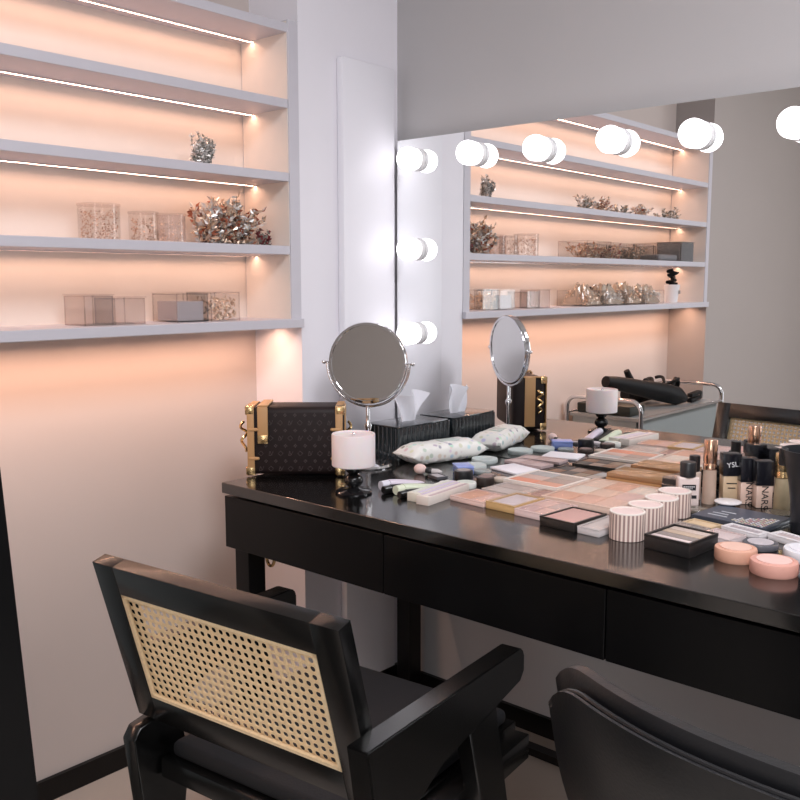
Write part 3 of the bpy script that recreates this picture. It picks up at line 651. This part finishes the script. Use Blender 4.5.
disc('clear_dish', 'smaller grey clear dish behind the dark round compact', (0.665, -0.198), 0.022, 0.008, clear_mat('grey_clear', (0.8, 0.82, 0.84), 0.2, 0.5, (0.5, 0.54, 0.52)), 'dish')
t = thing('soap_box', 'small periwinkle blue box among the round dishes and pots', 'box', (0.632, -0.232, Z), R(-38))
b = NB(); box(b, (0, 0, 0.009), (0.056, 0.040, 0.018), bev=0.004, seg=3); obj('tray', b, colmat((0.22, 0.30, 0.66), 0.35), t)
b = NB(); box(b, (0, 0, 0.0195), (0.058, 0.042, 0.005), bev=0.002, seg=2); obj('lid', b, colmat((0.28, 0.36, 0.74), 0.3), t)
disc('cream_pot', 'black pot with grey lid in front of the blue box', (0.676, -0.288), 0.0225, 0.024, m_darkpl, 'pot', lidmat=colmat((0.30, 0.27, 0.27), 0.4))
disc('cream_pot', 'low white pot with pale green lid beside the slim cartons', (0.728, -0.347), 0.0235, 0.013, colmat((0.78, 0.78, 0.74), 0.3), 'pot', lidmat=colmat((0.66, 0.72, 0.66), 0.4))
disc('cream_pot', 'dark brown round pot behind the low white pot', (0.742, -0.292), 0.021, 0.018, colmat((0.035, 0.025, 0.022), 0.3), 'pot', lidmat=colmat((0.22, 0.17, 0.17), 0.4))
disc('round_compact', 'dark brown round compact left of the small beige compact', (0.708, -0.232), 0.019, 0.008, colmat((0.12, 0.09, 0.08), 0.3), 'compact', lidmat=colmat((0.28, 0.21, 0.2), 0.3))
disc('round_compact', 'small beige round compact touching the white framed palette', (0.750, -0.240), 0.018, 0.008, colmat((0.55, 0.46, 0.38), 0.3), 'compact', lidmat=colmat((0.62, 0.52, 0.45), 0.3))
t = thing('powder_puff_brush', 'pink puff brush with a black ferrule lying in front of the wipes packet', 'brush', (0.556, -0.305, Z), R(25))
b = NB(); sph(b, (0, 0, 0.0125), 0.0125, (1.25, 1, 1)); obj('puff', b, colmat((0.80, 0.60, 0.56), 0.9), t)
b = NB(); tube(b, [(0.014, 0, 0.010), (0.024, 0, 0.009), (0.030, 0, 0.008)], [0.006, 0.008, 0.006], 12); obj('ferrule', b, m_darkpl, t)
b = NB(); tube(b, [(0.030, 0, 0.008), (0.045, 0, 0.008), (0.055, 0, 0.007)], [0.007, 0.007, 0.003], 12); obj('handle', b, colmat((0.55, 0.52, 0.52), 0.3), t)
palette('small dark grey eyeshadow case right of the pink puff brush', (0.617, -0.312), (0.045, 0.030), 0.007, -20, (0.10, 0.10, 0.11), [(0.45, 0.43, 0.45)], 1, 1, rim=0.003, cat='compact')
disc('round_compact', 'tiny white disc compact between the tubes and the puff brush', (0.672, -0.352), 0.014, 0.006, colmat((0.75, 0.70, 0.74), 0.4), 'compact')

# striped pots
def stripe_mat():
    m = M('striped_card', (0.84, 0.72, 0.66), 0.5); nt = m.node_tree; bs_ = nt.nodes['Principled BSDF']
    tc = nt.nodes.new('ShaderNodeTexCoord'); sp = nt.nodes.new('ShaderNodeSeparateXYZ'); at = nt.nodes.new('ShaderNodeMath'); at.operation = 'ARCTAN2'
    mu = nt.nodes.new('ShaderNodeMath'); mu.operation = 'MULTIPLY'; mu.inputs[1].default_value = 26; si = nt.nodes.new('ShaderNodeMath'); si.operation = 'SINE'
    cr = nt.nodes.new('ShaderNodeValToRGB'); e = cr.color_ramp.elements; e[0].position = 0.42; e[0].color = (0.36, 0.24, 0.22, 1); e[1].position = 0.58; e[1].color = (0.85, 0.70, 0.62, 1)
    ad = nt.nodes.new('ShaderNodeMath'); ad.operation = 'MULTIPLY_ADD'; ad.inputs[1].default_value = 0.5; ad.inputs[2].default_value = 0.5
    nt.links.new(tc.outputs['Object'], sp.inputs[0]); nt.links.new(sp.outputs[1], at.inputs[0]); nt.links.new(sp.outputs[0], at.inputs[1])
    nt.links.new(at.outputs[0], mu.inputs[0]); nt.links.new(mu.outputs[0], si.inputs[0]); nt.links.new(si.outputs[0], ad.inputs[0]); nt.links.new(ad.outputs[0], cr.inputs[0])
    nt.links.new(cr.outputs[0], bs_.inputs['Base Color']); return m
first = None
for (x, y), lb in zip(((1.199, -0.484), (1.200, -0.414), (1.199, -0.344), (1.193, -0.272)),
                      ('pink and white striped round pot nearest the front of the desk', 'second striped round pot from the desk front', 'third striped round pot from the desk front', 'striped round pot farthest back, in front of the white bottle')):
    if first is None:
        t = thing('striped_pot', lb, 'pot', (x, y, Z), 0, 'striped round pots in a row')
        b = NB(); lathe(b, [(0, 0), (0.031, 0), (0.032, 0.001), (0.032, 0.049), (0, 0.049)], seg=48); obj('pot_body', b, stripe_mat(), t)
        b = NB(); lathe(b, [(0.032, 0.049), (0.032, 0.051), (0.0285, 0.0515), (0.028, 0.0475), (0.028, 0.049)], seg=48); obj('rim', b, colmat((0.86, 0.78, 0.72), 0.5), t)
        b = NB(); cyl(b, (0, 0, 0.0485), 0.0279, 0.0014, 48); obj('top_disc', b, colmat((0.82, 0.64, 0.60), 0.5), t); first = t
    else: dup(first, (x, y, Z), 0.3 * y, lb)

# right cluster
t = palette('black box palette with grey beige pans and a pale front strip, front edge', (1.300, -0.478), (0.088, 0.098), 0.026, -6, (0.02, 0.018, 0.018), [(0.74, 0.62, 0.60), (0.30, 0.25, 0.23), (0.55, 0.42, 0.32), (0.60, 0.48, 0.42)], 1, 4, rim=0.004)
disc('peach_pot', 'flat peach pot, left one of the row of round pots at the front edge', (1.398, -0.481), 0.0345, 0.022, colmat((0.70, 0.38, 0.27), 0.5), 'pot', group='flat peach pots', lidmat=colmat((0.80, 0.52, 0.42), 0.5))
disc('peach_pot', 'flat pinkish peach pot nearest the front desk edge', (1.472, -0.512), 0.037, 0.022, colmat((0.70, 0.36, 0.29), 0.5), 'pot', group='flat peach pots', lidmat=colmat((0.82, 0.56, 0.50), 0.5))
disc('peach_pot', 'flat dark rose pot at the right picture edge', (1.545, -0.482), 0.034, 0.022, colmat((0.52, 0.24, 0.20), 0.5), 'pot', group='flat peach pots')
disc('white_jar', 'wide white lidded jar behind the flat peach pots', (1.492, -0.405), 0.040, 0.020, colmat((0.80, 0.80, 0.84), 0.3), 'jar', lidmat=colmat((0.84, 0.82, 0.86), 0.4))
nv = palette('large navy grey palette with dotted speckled print, right of the striped pots', (1.310, -0.222), (0.150, 0.118), 0.008, -6, (0.055, 0.065, 0.085), (), rim=0.002)
b = NB(); box(b, (0, 0, 0.0075), (0.144, 0.112, 0.002)); obj('cover', b, colmat((0.075, 0.09, 0.125), 0.35), nv)
rg = random.Random(8); bms = {0: NB(), 1: NB(), 2: NB()}
for i in range(13):
    for j in range(9):
        if i / 13 + rg.random() * 0.3 > 0.35 and j / 9 < 0.25 + i / 13 * 0.9: box(bms[rg.randrange(3)], (-0.010 + i * 0.0062, -0.050 + j * 0.0085, 0.0088), (0.0036, 0.0046, 0.0008))
for k, cc in enumerate(((0.70, 0.40, 0.38), (0.72, 0.64, 0.48), (0.75, 0.72, 0.74))): obj('speckles', bms[k], colmat(cc, 0.4), nv, False)
b = NB()
for k, (xx, ww) in enumerate(((-0.035, 0.04), (-0.038, 0.032), (-0.030, 0.03))): box(b, (xx, -0.03 + 0.018 * k, 0.0088), (ww, 0.0035, 0.0006))
obj('printed_lines', b, colmat((0.6, 0.62, 0.66), 0.4), nv, False)
palette('small flat gold palette in front of the navy palette', (1.273, -0.322), (0.062, 0.040), 0.008, -10, (0.62, 0.46, 0.28), [(0.70, 0.52, 0.33), (0.60, 0.42, 0.26)], 1, 1, metal=0, cat='compact')
palette('clear grey case between the striped pots and the pearly case', (1.268, -0.378), (0.064, 0.050), 0.011, -8, (0.42, 0.38, 0.36), [(0.50, 0.42, 0.38), (0.42, 0.40, 0.38)], 2, 1, clear=True, cat='compact')
palette('pearly pink oval case behind the black box palette', (1.337, -0.385), (0.062, 0.055), 0.012, -12, (0.78, 0.66, 0.66), [(0.84, 0.72, 0.72)], 1, 1, clear=True, cat='compact')
palette('white framed long compact in front of the navy palette', (1.352, -0.316), (0.080, 0.034), 0.010, -14, (0.84, 0.80, 0.82), [(0.42, 0.36, 0.38)], 1, 1, rim=0.007, cat='compact')
palette('white framed long compact at the right, next to the black cup', (1.440, -0.322), (0.080, 0.036), 0.012, -20, (0.84, 0.81, 0.83), [(0.55, 0.46, 0.46)], 1, 1, rim=0.007, cat='compact')
disc('round_compact', 'grey round compact with a pale centre behind the left peach pot', (1.405, -0.385), 0.030, 0.011, colmat((0.13, 0.13, 0.15), 0.25), 'compact', lidmat=colmat((0.60, 0.55, 0.58), 0.35))
# bottles
bt = thing('foundation_bottle', 'squat white bottle with a black cap and black label, left of the bottle row', 'bottle', (1.178, -0.178, Z), R(38))
b = NB(); box(b, (0, 0, 0.031), (0.044, 0.026, 0.062), bev=0.004, seg=3); obj('bottle_body', b, colmat((0.80, 0.66, 0.62), 0.15), bt)
b = NB(); lathe(b, [(0, 0.062), (0.016, 0.062), (0.0165, 0.064), (0.0165, 0.091), (0.015, 0.093), (0, 0.093)], seg=32); obj('cap', b, m_darkpl, bt)
b = NB(); box(b, (0, -0.0133, 0.041), (0.028, 0.0006, 0.012)); lp_o = obj('label_plate', b, m_darkpl, bt, False)
b = NB(); box(b, (0.004, -0.0133, 0.021), (0.024, 0.0006, 0.007)); obj('label_plate', b, m_darkpl, bt, False)
b = NB()
for k in range(6): box(b, (-0.010 + 0.004 * k, -0.0137, 0.0425), (0.0026, 0.0004, 0.0022))
for k in range(4): box(b, (-0.006 + 0.004 * k, -0.0137, 0.0385), (0.0026, 0.0004, 0.0012))
obj('label_print', b, m_white, lp_o, False)
b2_ = thing('foundation_bottle', 'black capped bottle half hidden behind the squat white one', 'bottle', (1.166, -0.118, Z), R(38))
b = NB(); box(b, (0, 0, 0.031), (0.026, 0.022, 0.062), bev=0.003, seg=3); obj('bottle_body', b, colmat((0.70, 0.56, 0.48), 0.15), b2_)
b = NB(); cyl(b, (0, 0, 0.062), 0.0115, 0.034, 28, bev=0.001); obj('cap', b, m_darkpl, b2_)
def tallbottle(label, c, r, h, bodycol, capmat, ch):
    t = thing('foundation_bottle', label, 'bottle', (c[0], c[1], Z), 0.3)
    b = NB(); lathe(b, [(0, 0), (r * 0.97, 0), (r, 0.002), (r * 0.93, h - ch - 0.002), (r * 0.8, h - ch), (0, h - ch)], seg=32); obj('bottle_body', b, colmat(bodycol, 0.15), t)
    b = NB(); lathe(b, [(0, h - ch), (r * 0.99, h - ch), (r * 0.99, h - ch + 0.010), (r * 0.90, h - ch + 0.012), (r * 0.90, h - ch + 0.014), (r * 0.97, h - ch + 0.016), (r * 0.97, h - 0.002), (r * 0.9, h), (0, h)], seg=32); obj('cap', b, capmat, t)
tallbottle('slim beige bottle with a tall rose gold cap, behind the white bottle', (1.204, -0.128), 0.0145, 0.136, (0.52, 0.38, 0.30), m_rose, 0.062)
tallbottle('slim olive beige bottle with a gold cap, right end of the bottle row', (1.339, -0.083), 0.0165, 0.118, (0.48, 0.39, 0.25), m_gold, 0.050)
def sqbottle(label, c, rot, w_, d_, hbody, hcap, col):
    t = thing('foundation_bottle', label, 'bottle', (c[0], c[1], Z), R(rot))
    b = NB(); box(b, (0, 0, hbody / 2), (w_, d_, hbody), bev=0.003, seg=2); obj('bottle_body', b, colmat(col, 0.15), t)
    b = NB(); box(b, (0, 0, hbody + hcap / 2), (w_ * 1.06, d_ * 1.06, hcap), bev=0.001); obj('cap', b, M('square_cap_black', (0.010, 0.010, 0.014), 0.2), t)
    return t
ys = sqbottle('beige bottle with a square black cap and white monogram, beside the rose gold cap', (1.227, -0.076), 38, 0.036, 0.030, 0.056, 0.047, (0.62, 0.46, 0.30))
text_mesh('YSL', 0.0155, m_white, 'monogram', ys, Matrix.Translation((0, -0.0163, 0.080)) @ Matrix.Rotation(PI / 2, 4, 'X') @ Matrix.Rotation(0.15, 4, 'Z'))
for k in range(2):
    b = NB(); box(b, (0, -0.0153, 0.040 - 0.010 * k), (0.022 - 0.006 * k, 0.0005, 0.0022)); obj('label_print', b, m_darkpl, ys, False)
for c_, lb in (((1.264, -0.076), 'square beige bottle with black cap and vertical lettering, left of the two alike'), ((1.301, -0.088), 'square beige bottle with black cap and vertical lettering, right of the two alike')):
    t = sqbottle(lb, c_, 38, 0.034, 0.028, 0.048, 0.050, (0.72, 0.52, 0.43)); t['group'] = 'bottles with vertical lettering'
    text_mesh('NARS', 0.020, m_darkpl, 'lettering', t, Matrix.Translation((0, -0.0143, 0.023)) @ Matrix.Rotation(PI / 2, 4, 'X') @ Matrix.Rotation(-PI / 2, 4, 'Z'))
t = thing('powder_jar', 'round black jar with a flat white lid in front of the bottle row', 'jar', (1.250, -0.140, Z))
b = NB(); cyl(b, (0, 0, 0), 0.016, 0.010, 36); obj('body', b, m_darkpl, t)
b = NB(); lathe(b, [(0, 0.010), (0.025, 0.010), (0.027, 0.0115), (0.027, 0.0135), (0.025, 0.0145), (0, 0.0145)], seg=40); obj('lid', b, colmat((0.84, 0.80, 0.80), 0.4), t)
disc('clear_dish', 'clear glass disc at the foot of the squat white bottle', (1.216, -0.212), 0.022, 0.006, clear_mat('smoke_clear', (0.7, 0.68, 0.6), 0.3, 0.3, (0.4, 0.36, 0.3)), 'dish')
disc('clear_dish', 'clear glass disc at the foot of the olive beige bottle', (1.350, -0.132), 0.026, 0.006, clear_mat('smoke_clear', (0.7, 0.68, 0.6)), 'dish')
# tapered black cup, right edge
t = thing('brush_cup', 'tall flared black cup at the right picture edge, beside the bottles', 'cup', (1.438, -0.222, Z))
b = NB(); lathe(b, [(0, 0), (0.032, 0), (0.034, 0.002), (0.036, 0.05), (0.043, 0.10), (0.056, 0.152), (0.057, 0.156), (0.054, 0.156), (0.034, 0.06), (0.030, 0.004), (0, 0.004)], seg=48); obj('cup_body', b, M('satin_black', (0.014, 0.016, 0.020), 0.3), t)
b = NB(); box(b, (-0.052, -0.008, 0.138), (0.014, 0.02, 0.034), bev=0.004); obj('clip', b, m_darkpl, t)

# ------------------------------------------------------------------ things on the shelves
m_sil = M('silver_foil', (0.80, 0.78, 0.76), 0.3, 0.6)
m_foilg = M('champagne_foil', (0.78, 0.60, 0.46), 0.3, 0.6)
m_drygrey = M('dried_grey_leaf', (0.20, 0.20, 0.17), 0.6)
m_rust = M('rust_petal', (0.34, 0.10, 0.05), 0.6)
m_red = M('dark_red_petal', (0.20, 0.025, 0.03), 0.6)
def leaf(bm, p, d, L, Wd, rr):
    d = Vector(d).normalized(); s = d.cross(Vector((rr.uniform(-1, 1), rr.uniform(-1, 1), rr.uniform(-1, 1)))).normalized(); n = d.cross(s)
    a = bm.verts.new(Vector(p)); q = bm.verts.new(Vector(p) + d * L); m1 = Vector(p) + d * L * 0.5 + n * L * 0.15
    l_ = bm.verts.new(m1 + s * Wd); r_ = bm.verts.new(m1 - s * Wd); bm.faces.new((a, l_, q, r_))
def arrangement(label, name, cat, cy, cz, w_, h_, seed, mats, n=420, cx=0.095, d_=0.11, L=0.018, group=None, stems=14, flat=1.0):
    t = thing(name, label, cat, (cx, cy, cz), 0, group)
    st, lv = spray(0, 0, 0, w_, d_, h_, n, seed, L, flat, stems)
    obj('stems', st, m_drygrey, t)
    for i, bm in enumerate(lv):
        obj(('petals', 'leaves', 'buds')[i], bm, mats[i], t, False)
    return t
def container(label, cy, cz, w_, d_, h_, cx=0.095, rnd=0.006, mat=None, lid=True, name='clear_box', cat='box', group=None, rz=0.0):
    t = thing(name, label, cat, (cx, cy, cz), rz, group); mat = mat or m_clear; th = 0.002
    b = NB(); box(b, (0, 0, th / 2), (d_, w_, th)); 
    for s in (-1, 1): box(b, (s * (d_ / 2 - th / 2), 0, h_ / 2), (th, w_, h_)); box(b, (0, s * (w_ / 2 - th / 2), h_ / 2), (d_ - 2 * th, th, h_))
    wl_ = obj('walls', b, mat, t, False)
    b = NB()
    for sx in (-1, 1):
        for sy in (-1, 1): box(b, (sx * (d_ / 2 - 0.001), sy * (w_ / 2 - 0.001), h_ / 2), (0.0025, 0.0025, h_))
    for sx in (-1, 1): box(b, (sx * (d_ / 2 - 0.001), 0, h_), (0.0025, w_, 0.0025))
    for sy in (-1, 1): box(b, (0, sy * (w_ / 2 - 0.001), h_), (d_, 0.0025, 0.0025))
    obj('edges', b, m_clearh, wl_, False)
    if lid:
        b = NB(); box(b, (0, 0, h_ + 0.003), (d_ + 0.004, w_ + 0.004, 0.003)); obj('lid', b, mat, t, False)
    return t
B2, B3, B4, B5 = 1.668, 1.488, 1.305, 1.119
def glitter(t, w_, d_, h_, seed, mat, n=300, s=0.004, z0=0.003):
    rr = random.Random(seed); b = NB()
    for _ in range(n):
        face = rr.random(); x, y = rr.uniform(-.5, .5) * d_, rr.uniform(-.5, .5) * w_
        if face < .5: x = d_ / 2 * rr.uniform(.8, 1)
        elif face < .8: y = math.copysign(w_ / 2 * rr.uniform(.85, 1), y)
        leaf(b, (x * .93, y * .93, z0 + rr.uniform(0, h_ * .92)), (rr.uniform(-1, 1), rr.uniform(-1, 1), rr.uniform(-1, 1)), s * rr.uniform(.6, 1.6), s * .4, rr)
    for v in b.verts:
        v.co.z = max(v.co.z, 0.002); v.co.x = max(min(v.co.x, d_ / 2 - .002), -d_ / 2 + .002); v.co.y = max(min(v.co.y, w_ / 2 - .002), -w_ / 2 + .002)
    return obj('sparkling_filling', b, mat, t, False)
# direct view: fourth board (second from the bottom)
def round_can(label, cy, cz, r, h, seed, mat, fillmat, n, cx=0.095):
    t = thing('clear_canister', label, 'container', (cx, cy, cz), 0, 'clear canisters of sparkling trim')
    b = NB(); lathe(b, [(0, 0), (r, 0), (r, h), (r - 0.0015, h), (r - 0.0015, 0.002), (0, 0.002)], seg=40); obj('wall', b, mat, t)
    b = NB(); cyl(b, (0, 0, h), r + 0.001, 0.004, 40); obj('lid', b, m_clearh, t)
    rr = random.Random(seed); b = NB()
    for _ in range(n):
        a = rr.uniform(0, 2 * PI); q = (r - 0.006) * rr.uniform(0.75, 1)
        leaf(b, (q * math.cos(a), q * math.sin(a), rr.uniform(0.004, h * .85)), (rr.uniform(-1, 1), rr.uniform(-1, 1), rr.uniform(-1, 1)), 0.005 * rr.uniform(.5, 1), 0.0022, rr)
    for v in b.verts:
        q = Vector((v.co.x, v.co.y)); f = min(1, (r - 0.002) / max(q.length, 1e-6)); v.co.x *= f; v.co.y *= f; v.co.z = max(0.0025, min(v.co.z, h - .001))
    obj('sparkling_filling', b, fillmat, t, False)
m_trim = M('bronze_trim', (0.55, 0.36, 0.26), 0.3, 0.5)
round_can('large clear canister of bronze trim, leftmost on the second shelf from the bottom', -0.862, B4, 0.046, 0.077, 1, m_clear, m_trim, 520, cx=0.085)
round_can('smaller clear canister of bronze trim, right of the large one', -0.748, B4, 0.034, 0.066, 2, m_clear, m_trim, 260, cx=0.085)
round_can('smaller clear canister of pale trim, between the bronze one and the crystal heap', -0.672, B4, 0.034, 0.066, 3, m_clearh, m_foilg, 160, cx=0.085)
def spray(cx, cy, cz, w_, d_, h_, n, seed, L=0.018, flat=1.0, stems=8):
    rr = random.Random(seed); st = NB(); lv = [NB(), NB(), NB()]
    for i in range(stems):
        p0 = Vector((rr.uniform(-.2, .2) * d_, rr.uniform(-.4, .4) * w_, 0.001)); ty_ = rr.uniform(-.5, .5) * w_
        p1 = Vector((rr.uniform(-.42, .42) * d_, ty_, h_ * rr.uniform(0.45, 1.0) * (1 - 0.5 * abs(ty_) / (w_ / 2) * flat)))
        mid = (p0 + p1) / 2 + Vector((rr.uniform(-.1, .1) * d_, rr.uniform(-.08, .08) * w_, 0.0))
        pp = [p0 * (1 - t_) ** 2 + mid * 2 * t_ * (1 - t_) + p1 * t_ * t_ for t_ in [k / 5 for k in range(6)]]
        tube(st, pp, 0.0009, 5)
        for k in range(n // stems):
            t_ = rr.random(); i0 = min(4, int(t_ * 5)); p = pp[i0].lerp(pp[i0 + 1], t_ * 5 - i0)
            leaf(lv[rr.choice((0, 0, 1, 1, 2))], p, (rr.uniform(-1, 1), rr.uniform(-1, 1), rr.uniform(-0.15, 1)), L * rr.uniform(.5, 1.1), L * 0.22, rr)
    for bm in lv:
        for v in bm.verts:
            v.co.z = max(v.co.z, 0.0015); v.co.x = min(max(v.co.x, -d_ / 2), d_ / 2); v.co.y = min(max(v.co.y, -w_ / 2), w_ / 2)
    for v in st.verts: v.co.z = max(v.co.z, 0.0005)
    return st, lv
arrangement('large sparkling heap of crystal and rust coloured flowers near the right shelf end', 'flower_heap', 'ornament', -0.520, B4, 0.165, 0.122, 11, (m_foilg, m_sil, m_rust), 2600, cx=0.095, d_=0.15, L=0.022, stems=60, flat=0.55)
t = arrangement('small sprig of dark red flowers between the crystal heap and the clear box', 'flower_sprig', 'ornament', -0.437, B4, 0.032, 0.052, 12, (m_red, m_drygrey, m_red), 160, cx=0.14, d_=0.045, L=0.014, stems=8)
container('small empty clear box at the right end of the second shelf from the bottom', -0.433, B4, 0.060, 0.06, 0.048, cx=0.055)
# third board
arrangement('small silver crystal spray alone on the third shelf from the bottom, left view', 'crystal_spray', 'ornament', -0.590, B3, 0.058, 0.086, 21, (m_sil, m_sil, m_drygrey), 1100, cx=0.10, d_=0.055, L=0.013, stems=22, flat=0.3)
# bottom board
for i, lb in enumerate(('leftmost of two rounded clear cups nested on the bottom shelf', 'right one of two rounded clear cups nested on the bottom shelf')):
    cc = container(lb, (-0.905, -0.828)[i], B5, (0.070, 0.078)[i], 0.085, (0.064, 0.058)[i], cx=0.10, mat=m_clearh, group='rounded clear boxes')
cc = container('clear box holding a grey carton on the bottom shelf, right of the rounded clear boxes', -0.660, B5, 0.090, 0.10, 0.066, cx=0.095)
b = NB(); box(b, (0, -0.0, 0.026), (0.08, 0.075, 0.046)); obj('grey_carton', b, colmat((0.42, 0.38, 0.40), 0.5), cc)
cc = container('clear box of crumpled silver film on the bottom shelf, nearest the pilaster', -0.562, B5, 0.088, 0.10, 0.068, cx=0.095)
glitter(cc, 0.080, 0.092, 0.055, 31, m_foilg, 220, 0.010)
# seen in the wall mirror: farther along the shelves
for (y0, y1, h, sd, lb) in ((-1.19, -1.33, 0.075, 42, 'low gold and silver spray, nearest of the mirrored ones on the third shelf'),
                            (-1.35, -1.45, 0.072, 43, 'taller dark spray beside the low gold one, seen in the mirror'), (-1.49, -1.63, 0.050, 44, 'flat pale spray on the third shelf, seen in the mirror'),
                            (-1.66, -1.80, 0.062, 45, 'rounded bronze spray on the third shelf, seen in the mirror'), (-1.93, -2.10, 0.066, 46, 'last crystal spray at the far end of the third shelf, mirrored')):
    arrangement(lb, 'crystal_spray', 'ornament', (y0 + y1) / 2, B3, abs(y1 - y0), h, sd, ((m_sil, m_drygrey, m_foilg), (m_foilg, m_sil, m_rust))[sd % 2], 420, cx=0.09, d_=0.10, L=0.016, group='crystal sprays along the third shelf', stems=16, flat=0.4)
for i, (y0, y1, h) in enumerate(((-1.17, -1.36, 0.066), (-1.375, -1.56, 0.064), (-1.575, -1.76, 0.060))):
    cc = container(('long clear box of dried flowers, nearest one on the second shelf in the mirror', 'long clear box of dried flowers, middle one on the second shelf in the mirror', 'long clear box of dried flowers, farthest one on the second shelf in the mirror')[i],
                   (y0 + y1) / 2, B4, abs(y1 - y0), 0.13, h, cx=0.095, lid=False, group='long clear boxes of dried flowers')
    st, lv = spray(0, 0, 0, abs(y1 - y0) - 0.02, 0.11, h * 0.95, 520, 60 + i, 0.018, 0.1, 22)
    obj('flower_stems', st, m_drygrey, cc)
    for q, bm in enumerate(lv): obj(('dried_petals', 'dried_leaves', 'dried_buds')[q], bm, (m_foilg, M('tan_leaf', (0.45, 0.26, 0.15), 0.6), (m_rust, m_red, m_drygrey)[i])[q], cc, False)
cc = container('clear box with a low grey filling, far end of the second shelf', -1.90, B4, 0.20, 0.13, 0.075, cx=0.095)
b = NB(); box(b, (0, 0, 0.016), (0.115, 0.185, 0.026), bev=0.008, seg=3); obj('grey_cloth', b, colmat((0.20, 0.21, 0.23), 0.6), cc)
cc = container('tall grey clear box against the far shelf end, in the mirror', -2.09, B4, 0.13, 0.12, 0.085, cx=0.095, mat=clear_mat('smoked', (0.6, 0.62, 0.64), 0.15, 0.4, (0.3, 0.3, 0.31)))
m_film = clear_mat('crumpled_film', (0.9, 0.84, 0.78), 0.5, 0.35, (0.8, 0.66, 0.52))
for i, (y0, y1, h) in enumerate(((-1.17, -1.31, 0.060), (-1.325, -1.49, 0.058), (-1.505, -1.65, 0.060), (-1.665, -1.83, 0.058))):
    cc = container(('clear box of crumpled film, nearest mirrored one on the bottom shelf', 'clear box of film and black netting on the bottom shelf, mirrored', 'clear box of crumpled film just beyond the black netting, mirrored', 'clear box of crumpled film, farthest mirrored one, beside the white cup')[i],
                   (y0 + y1) / 2, B5, abs(y1 - y0), 0.14, h, cx=0.10, lid=False, group='clear boxes of film on the bottom shelf')
    rr = random.Random(70 + i); b = NB(); n = 16; g = {}
    for a in range(n + 1):
        for c_ in range(n + 1):
            u, v = a / n - .5, c_ / n - .5; g[a, c_] = b.verts.new((u * 0.125, v * (abs(y1 - y0) - 0.012), 0.006 + (0.075 + 0.02 * rr.random()) * (1 - (2 * abs(u)) ** 3) * (1 - (2 * abs(v)) ** 4) * (0.6 + 0.4 * rr.random())))
    for a in range(n):
        for c_ in range(n): b.faces.new((g[a, c_], g[a + 1, c_], g[a + 1, c_ + 1], g[a, c_ + 1]))
    obj('crumpled_film', b, m_film, cc, False)
    glitter(cc, abs(y1 - y0) - .01, 0.125, h * 0.8, 80 + i, (m_foilg, m_sil)[i % 2], 240, 0.012)
    if i == 1:
        st, lv = spray(0, 0, 0, 0.17, 0.10, 0.085, 500, 90, 0.028, 0.5, 20); obj('netting_strands', st, m_bk, cc)
        for bm in lv: obj('black_netting', bm, m_bk, cc, False)
t = thing('white_cup', 'white cup with a lettered side and black curls on top, far end of bottom shelf', 'cup', (0.10, -2.06, B5))
b = NB(); lathe(b, [(0, 0), (0.026, 0), (0.036, 0.082), (0.034, 0.082), (0.025, 0.003), (0, 0.003)], seg=36); obj('cup_body', b, m_white, t)
text_mesh('LIM', 0.024, colmat((0.35, 0.33, 0.32)), 'lettering', t, Matrix.Rotation(R(78), 4, 'Z') @ Matrix.Translation((0, -0.0345, 0.046)) @ Matrix.Rotation(PI / 2 , 4, 'X'), ext=0.0012)
b = NB(); tube(b, [(0.012 * math.sin(k * 1.1), 0.030 * math.cos(k * 1.7), 0.075 + 0.0045 * k) for k in range(17)], 0.0085, 8); obj('black_curls', b, m_bk, t)
fi = thing('hair_straightener', 'black hair straightener lying at the far end of the trolley, seen in the mirror', 'hair straightener', (0.272, -1.96, tz + 0.001), R(82))
for k, zc in enumerate((0.011, 0.034)):
    b = NB(); box(b, (0, 0, zc), (0.15, 0.026, 0.018), bev=0.005); obj('arm', b, m_bk, fi)
b = NB(); cyl(b, (-0.075, 0.013, 0.0225), 0.016, 0.004, 20, rot=Matrix.Rotation(PI / 2, 4, 'X')); cyl(b, (-0.075, -0.009, 0.0225), 0.016, 0.004, 20, rot=Matrix.Rotation(PI / 2, 4, 'X')); obj('hinge', b, m_darkpl, fi)
